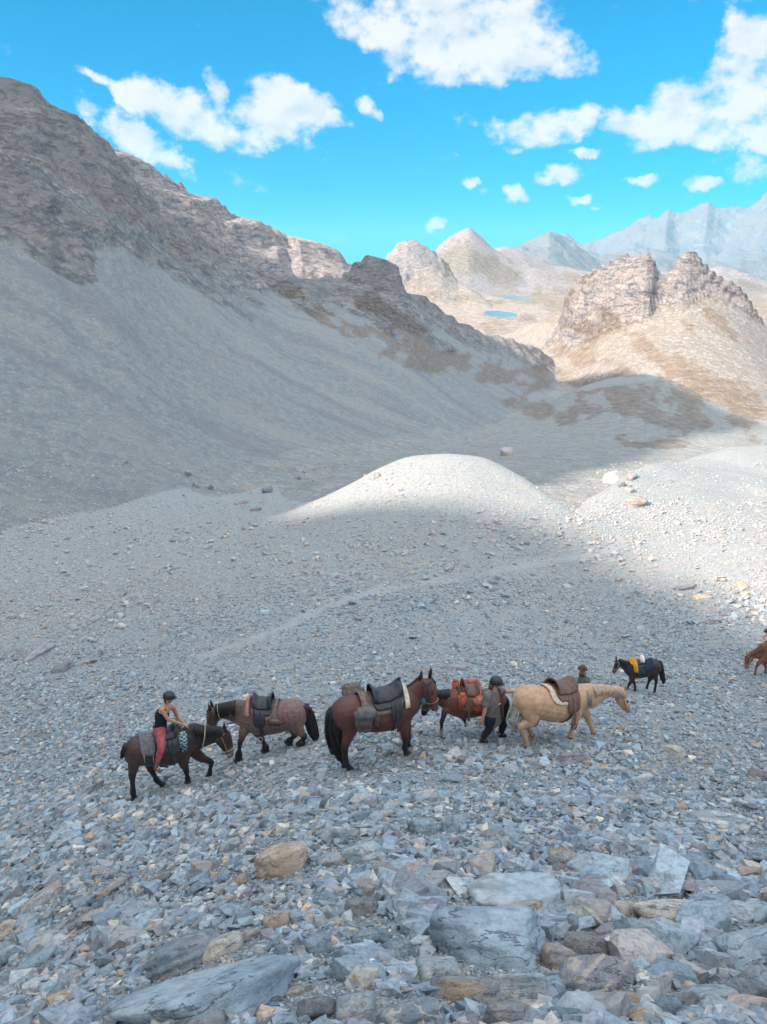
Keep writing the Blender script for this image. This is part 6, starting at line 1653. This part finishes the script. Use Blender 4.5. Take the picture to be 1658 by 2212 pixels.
# the dark horse with the orange cloth, farther up
drk = Horse(c3(1180, 395), 168, c3(1100, 172), c3(1270, 152),
            sec(c3, .2812, [(1075, 205, 42, .13), (1050, 190, 34, .11), (1030, 178, 27, .09)]),
            sec(c3, .2812, [(1008, 165, 22, .09), (1005, 188, 26, .105), (990, 215, 20, .085), (978, 238, 15, .07), (968, 255, 12, .06)]),
            [('f', 1, [c3(1115, 310), c3(1130, 350), c3(1133, 395), c3(1130, 418)], False),
             ('f', -1, [c3(1110, 310), c3(1090, 345), c3(1075, 380), c3(1070, 395)], True),
             ('h', 1, [c3(1290, 270), c3(1300, 305), c3(1293, 345), c3(1290, 362)], False),
             ('h', -1, [c3(1255, 290), c3(1245, 315), c3(1232, 350), c3(1225, 375)], True)],
            [(*c3(1322, 165), 2.5), (*c3(1333, 200), 3.5), (*c3(1340, 260), 4.5), (*c3(1348, 310), 4.5), (*c3(1352, 340), 2)],
            (0.042, 0.022, 0.022), muzzle=(0.14, .08, .075), near=1, mane_len=.2, thick=1.15, leg_r=1.2, label='small dark horse with an orange cloth over its saddle far up the slope')
drk.bridle(FM['rope'])
bm = bmesh.new(); hd = drk.head; bmesh.ops.create_icosphere(bm, subdivisions=2, radius=.04, matrix=Matrix.Translation(hd[1][0] + drk.upn * hd[1][1] * .92) @ Matrix.Diagonal((1, 1, 1, 1))); finish(bm, 'star_marking', FM['white'], drk.root)
s_ = drk.saddle('dark saddle hidden under the orange cloth on the small dark horse', pad='green', pad_x=(-.15, .36), pad_phi=1.75, cantle=.1, pommel=.1, x0=-.12, x1=.24, flap_phi=1.4)
drk.done(s_)
r = drk.tack('orange_cloth', 'crumpled orange cloth draped over the saddle of the small dark horse', 'cloth')
drk.patch('cloth_fold', .12, .30, -.9, 1.35, FM['orange'], r, .13, .05, 8, 16, shape=lambda u, v: .03 * math.sin(8 * u + 6 * v) + .03 * math.sin(19 * v), round_=.3)
drk.patch('cloth_fold', .24, .40, -.5, .7, FM['orange'], r, .09, .06, 8, 12, shape=lambda u, v: .03 * math.sin(6 * u + 9 * v), round_=.3)
drk.done(r)
r = drk.tack('white_bundle', 'white bundle tied behind the orange cloth on the small dark horse', 'bundle')
bm = bmesh.new(); loft(bm, spline([(drk.surf(-.10, a, .14), .13, .11) for a in (-.6, -.25, .1, .45)], 4), lat=V3((1, 0, 0)), n=12); finish(bm, 'roll', FM['white'], r)
drk.patch('tie', -.13, -.07, -.8, .8, FM['rope'], r, .02, .02, 3, 12)
drk.done(r)
r = drk.tack('rump_blanket', 'navy blue blanket covering the hindquarters of the small dark horse', 'blanket')
drk.patch('blanket', -.50, -.12, -1.5, 1.5, FM['navy'], r, .012, .025, 8, 22, round_=.2); drk.done(r)

# the chestnut horse entering at the right edge, with its rider
ch = Horse(c4(1740, 475), 172, c4(1700, 165), c4(1935, 150),
           sec(c4, .2291, [(1640, 260, 80, .14), (1580, 280, 55, .115), (1540, 290, 42, .095)]),
           sec(c4, .2291, [(1500, 305, 30, .09), (1488, 335, 33, .10), (1475, 370, 25, .085), (1467, 400, 19, .07), (1465, 425, 15, .06)]),
           [('f', 1, [c4(1585, 370), c4(1560, 400), c4(1552, 430), c4(1550, 455)], False),
            ('f', -1, [c4(1640, 370), c4(1645, 410), c4(1645, 440), c4(1640, 462)], False),
            ('h', 1, [c4(1900, 380), c4(1920, 430), c4(1915, 480), c4(1905, 500)], False),
            ('h', -1, [c4(1860, 380), c4(1870, 430), c4(1860, 470), c4(1850, 490)], False)],
           [(*c4(1985, 190), 3), (*c4(1998, 240), 4), (*c4(2000, 320), 5), (*c4(2003, 400), 2)],
           (0.235, 0.095, 0.062), black_legs=False, dark=(0.16, 0.065, 0.045), muzzle=(0.30, 0.17, 0.14), hair='red_hair', near=1, label='chestnut horse with lowered head entering at the right edge')
ch.bridle(FM['rope'], FM['rope'])
s_ = ch.saddle('dark saddle under the rider at the right edge', pad='dark_brown'); ch.done(s_)
fr = ch.fr
cp = new_person(fr, 'rider in a salmon top and black helmet at the right edge of the picture')
B = ch.T(0.26, 0, 1.46)
L_ = lambda x, y, z: B + V3((x + .45 * max(z, 0), y, z - .30 * max(z, 0)))
J = dict(pelvis=L_(0, 0, .06), chest=L_(.03, 0, .38), neck=L_(.08, 0, .56), head=L_(.13, 0, .72), shL=L_(.06, .19, .52), elL=L_(.20, .23, .32), wrL=L_(.40, .12, .22), haL=L_(.50, .08, .19), shR=L_(.06, -.19, .52), elR=L_(.20, -.23, .32), wrR=L_(.40, -.12, .22), haR=L_(.50, -.08, .19),
         hipL=L_(.02, .11, .03), knL=L_(.28, .34, -.28), anL=L_(.14, .35, -.68), toL=L_(.27, .38, -.74), hipR=L_(.02, -.11, .03), knR=L_(.28, -.34, -.28), anR=L_(.14, -.35, -.68), toR=L_(.27, -.38, -.74))
I = person(cp, J, 1.0, face=V3((1, .2, -.3)), curl=1.0)
up, shl = I['up'], I['shl']
garment(cp, 'top', 'salmon', [([(J['pelvis'] - up * .03, .13, .185), (I['waist'], .115, .16), (J['chest'], .14, .185), (J['neck'] - up * .07, .09, .16), (J['neck'] - up * .01, .064, .08)], shl),
        [(J['shR'] + shl * .05, .08, .075), (J['shR'], .072, .07), (J['shR'] * .4 + J['elR'] * .6, .062, .06)], [(J['shL'] - shl * .05, .08, .075), (J['shL'], .072, .07), (J['shL'] * .4 + J['elL'] * .6, .062, .06)]])
trousers(cp, J, 'black_cloth', 1.0, .9); boots(cp, J, 'dark_boot'); helmet(cp, I)
# ------------------------------------------------------------------ the air
mh = bpy.data.materials.new('haze_air'); mh.use_nodes = True
mh.node_tree.nodes.clear()
hn = NT(mh.node_tree)
pv = hn.n('ShaderNodeVolumePrincipled')
pv.inputs['Color'].default_value = (0.26, 0.72, 1.0, 1); pv.inputs['Density'].default_value = 3.6e-5; pv.inputs['Anisotropy'].default_value = 0.0
ho = hn.n('ShaderNodeOutputMaterial'); mh.node_tree.links.new(pv.outputs[0], ho.inputs['Volume'])
zlo = float(Z2.min()) - 1.0; zhi = float(Z2.max()) + 5.0
bm = bmesh.new(); bmesh.ops.create_cube(bm, size=1.0)
for v in bm.verts: v.co = Vector((v.co.x * 52000, v.co.y * 52000, zlo if v.co.z < 0 else zhi))
me = bpy.data.meshes.new('haze'); bm.to_mesh(me); bm.free(); me.materials.append(mh)
hz = bpy.data.objects.new('haze', me); col.objects.link(hz); tag(hz, kind='stuff')
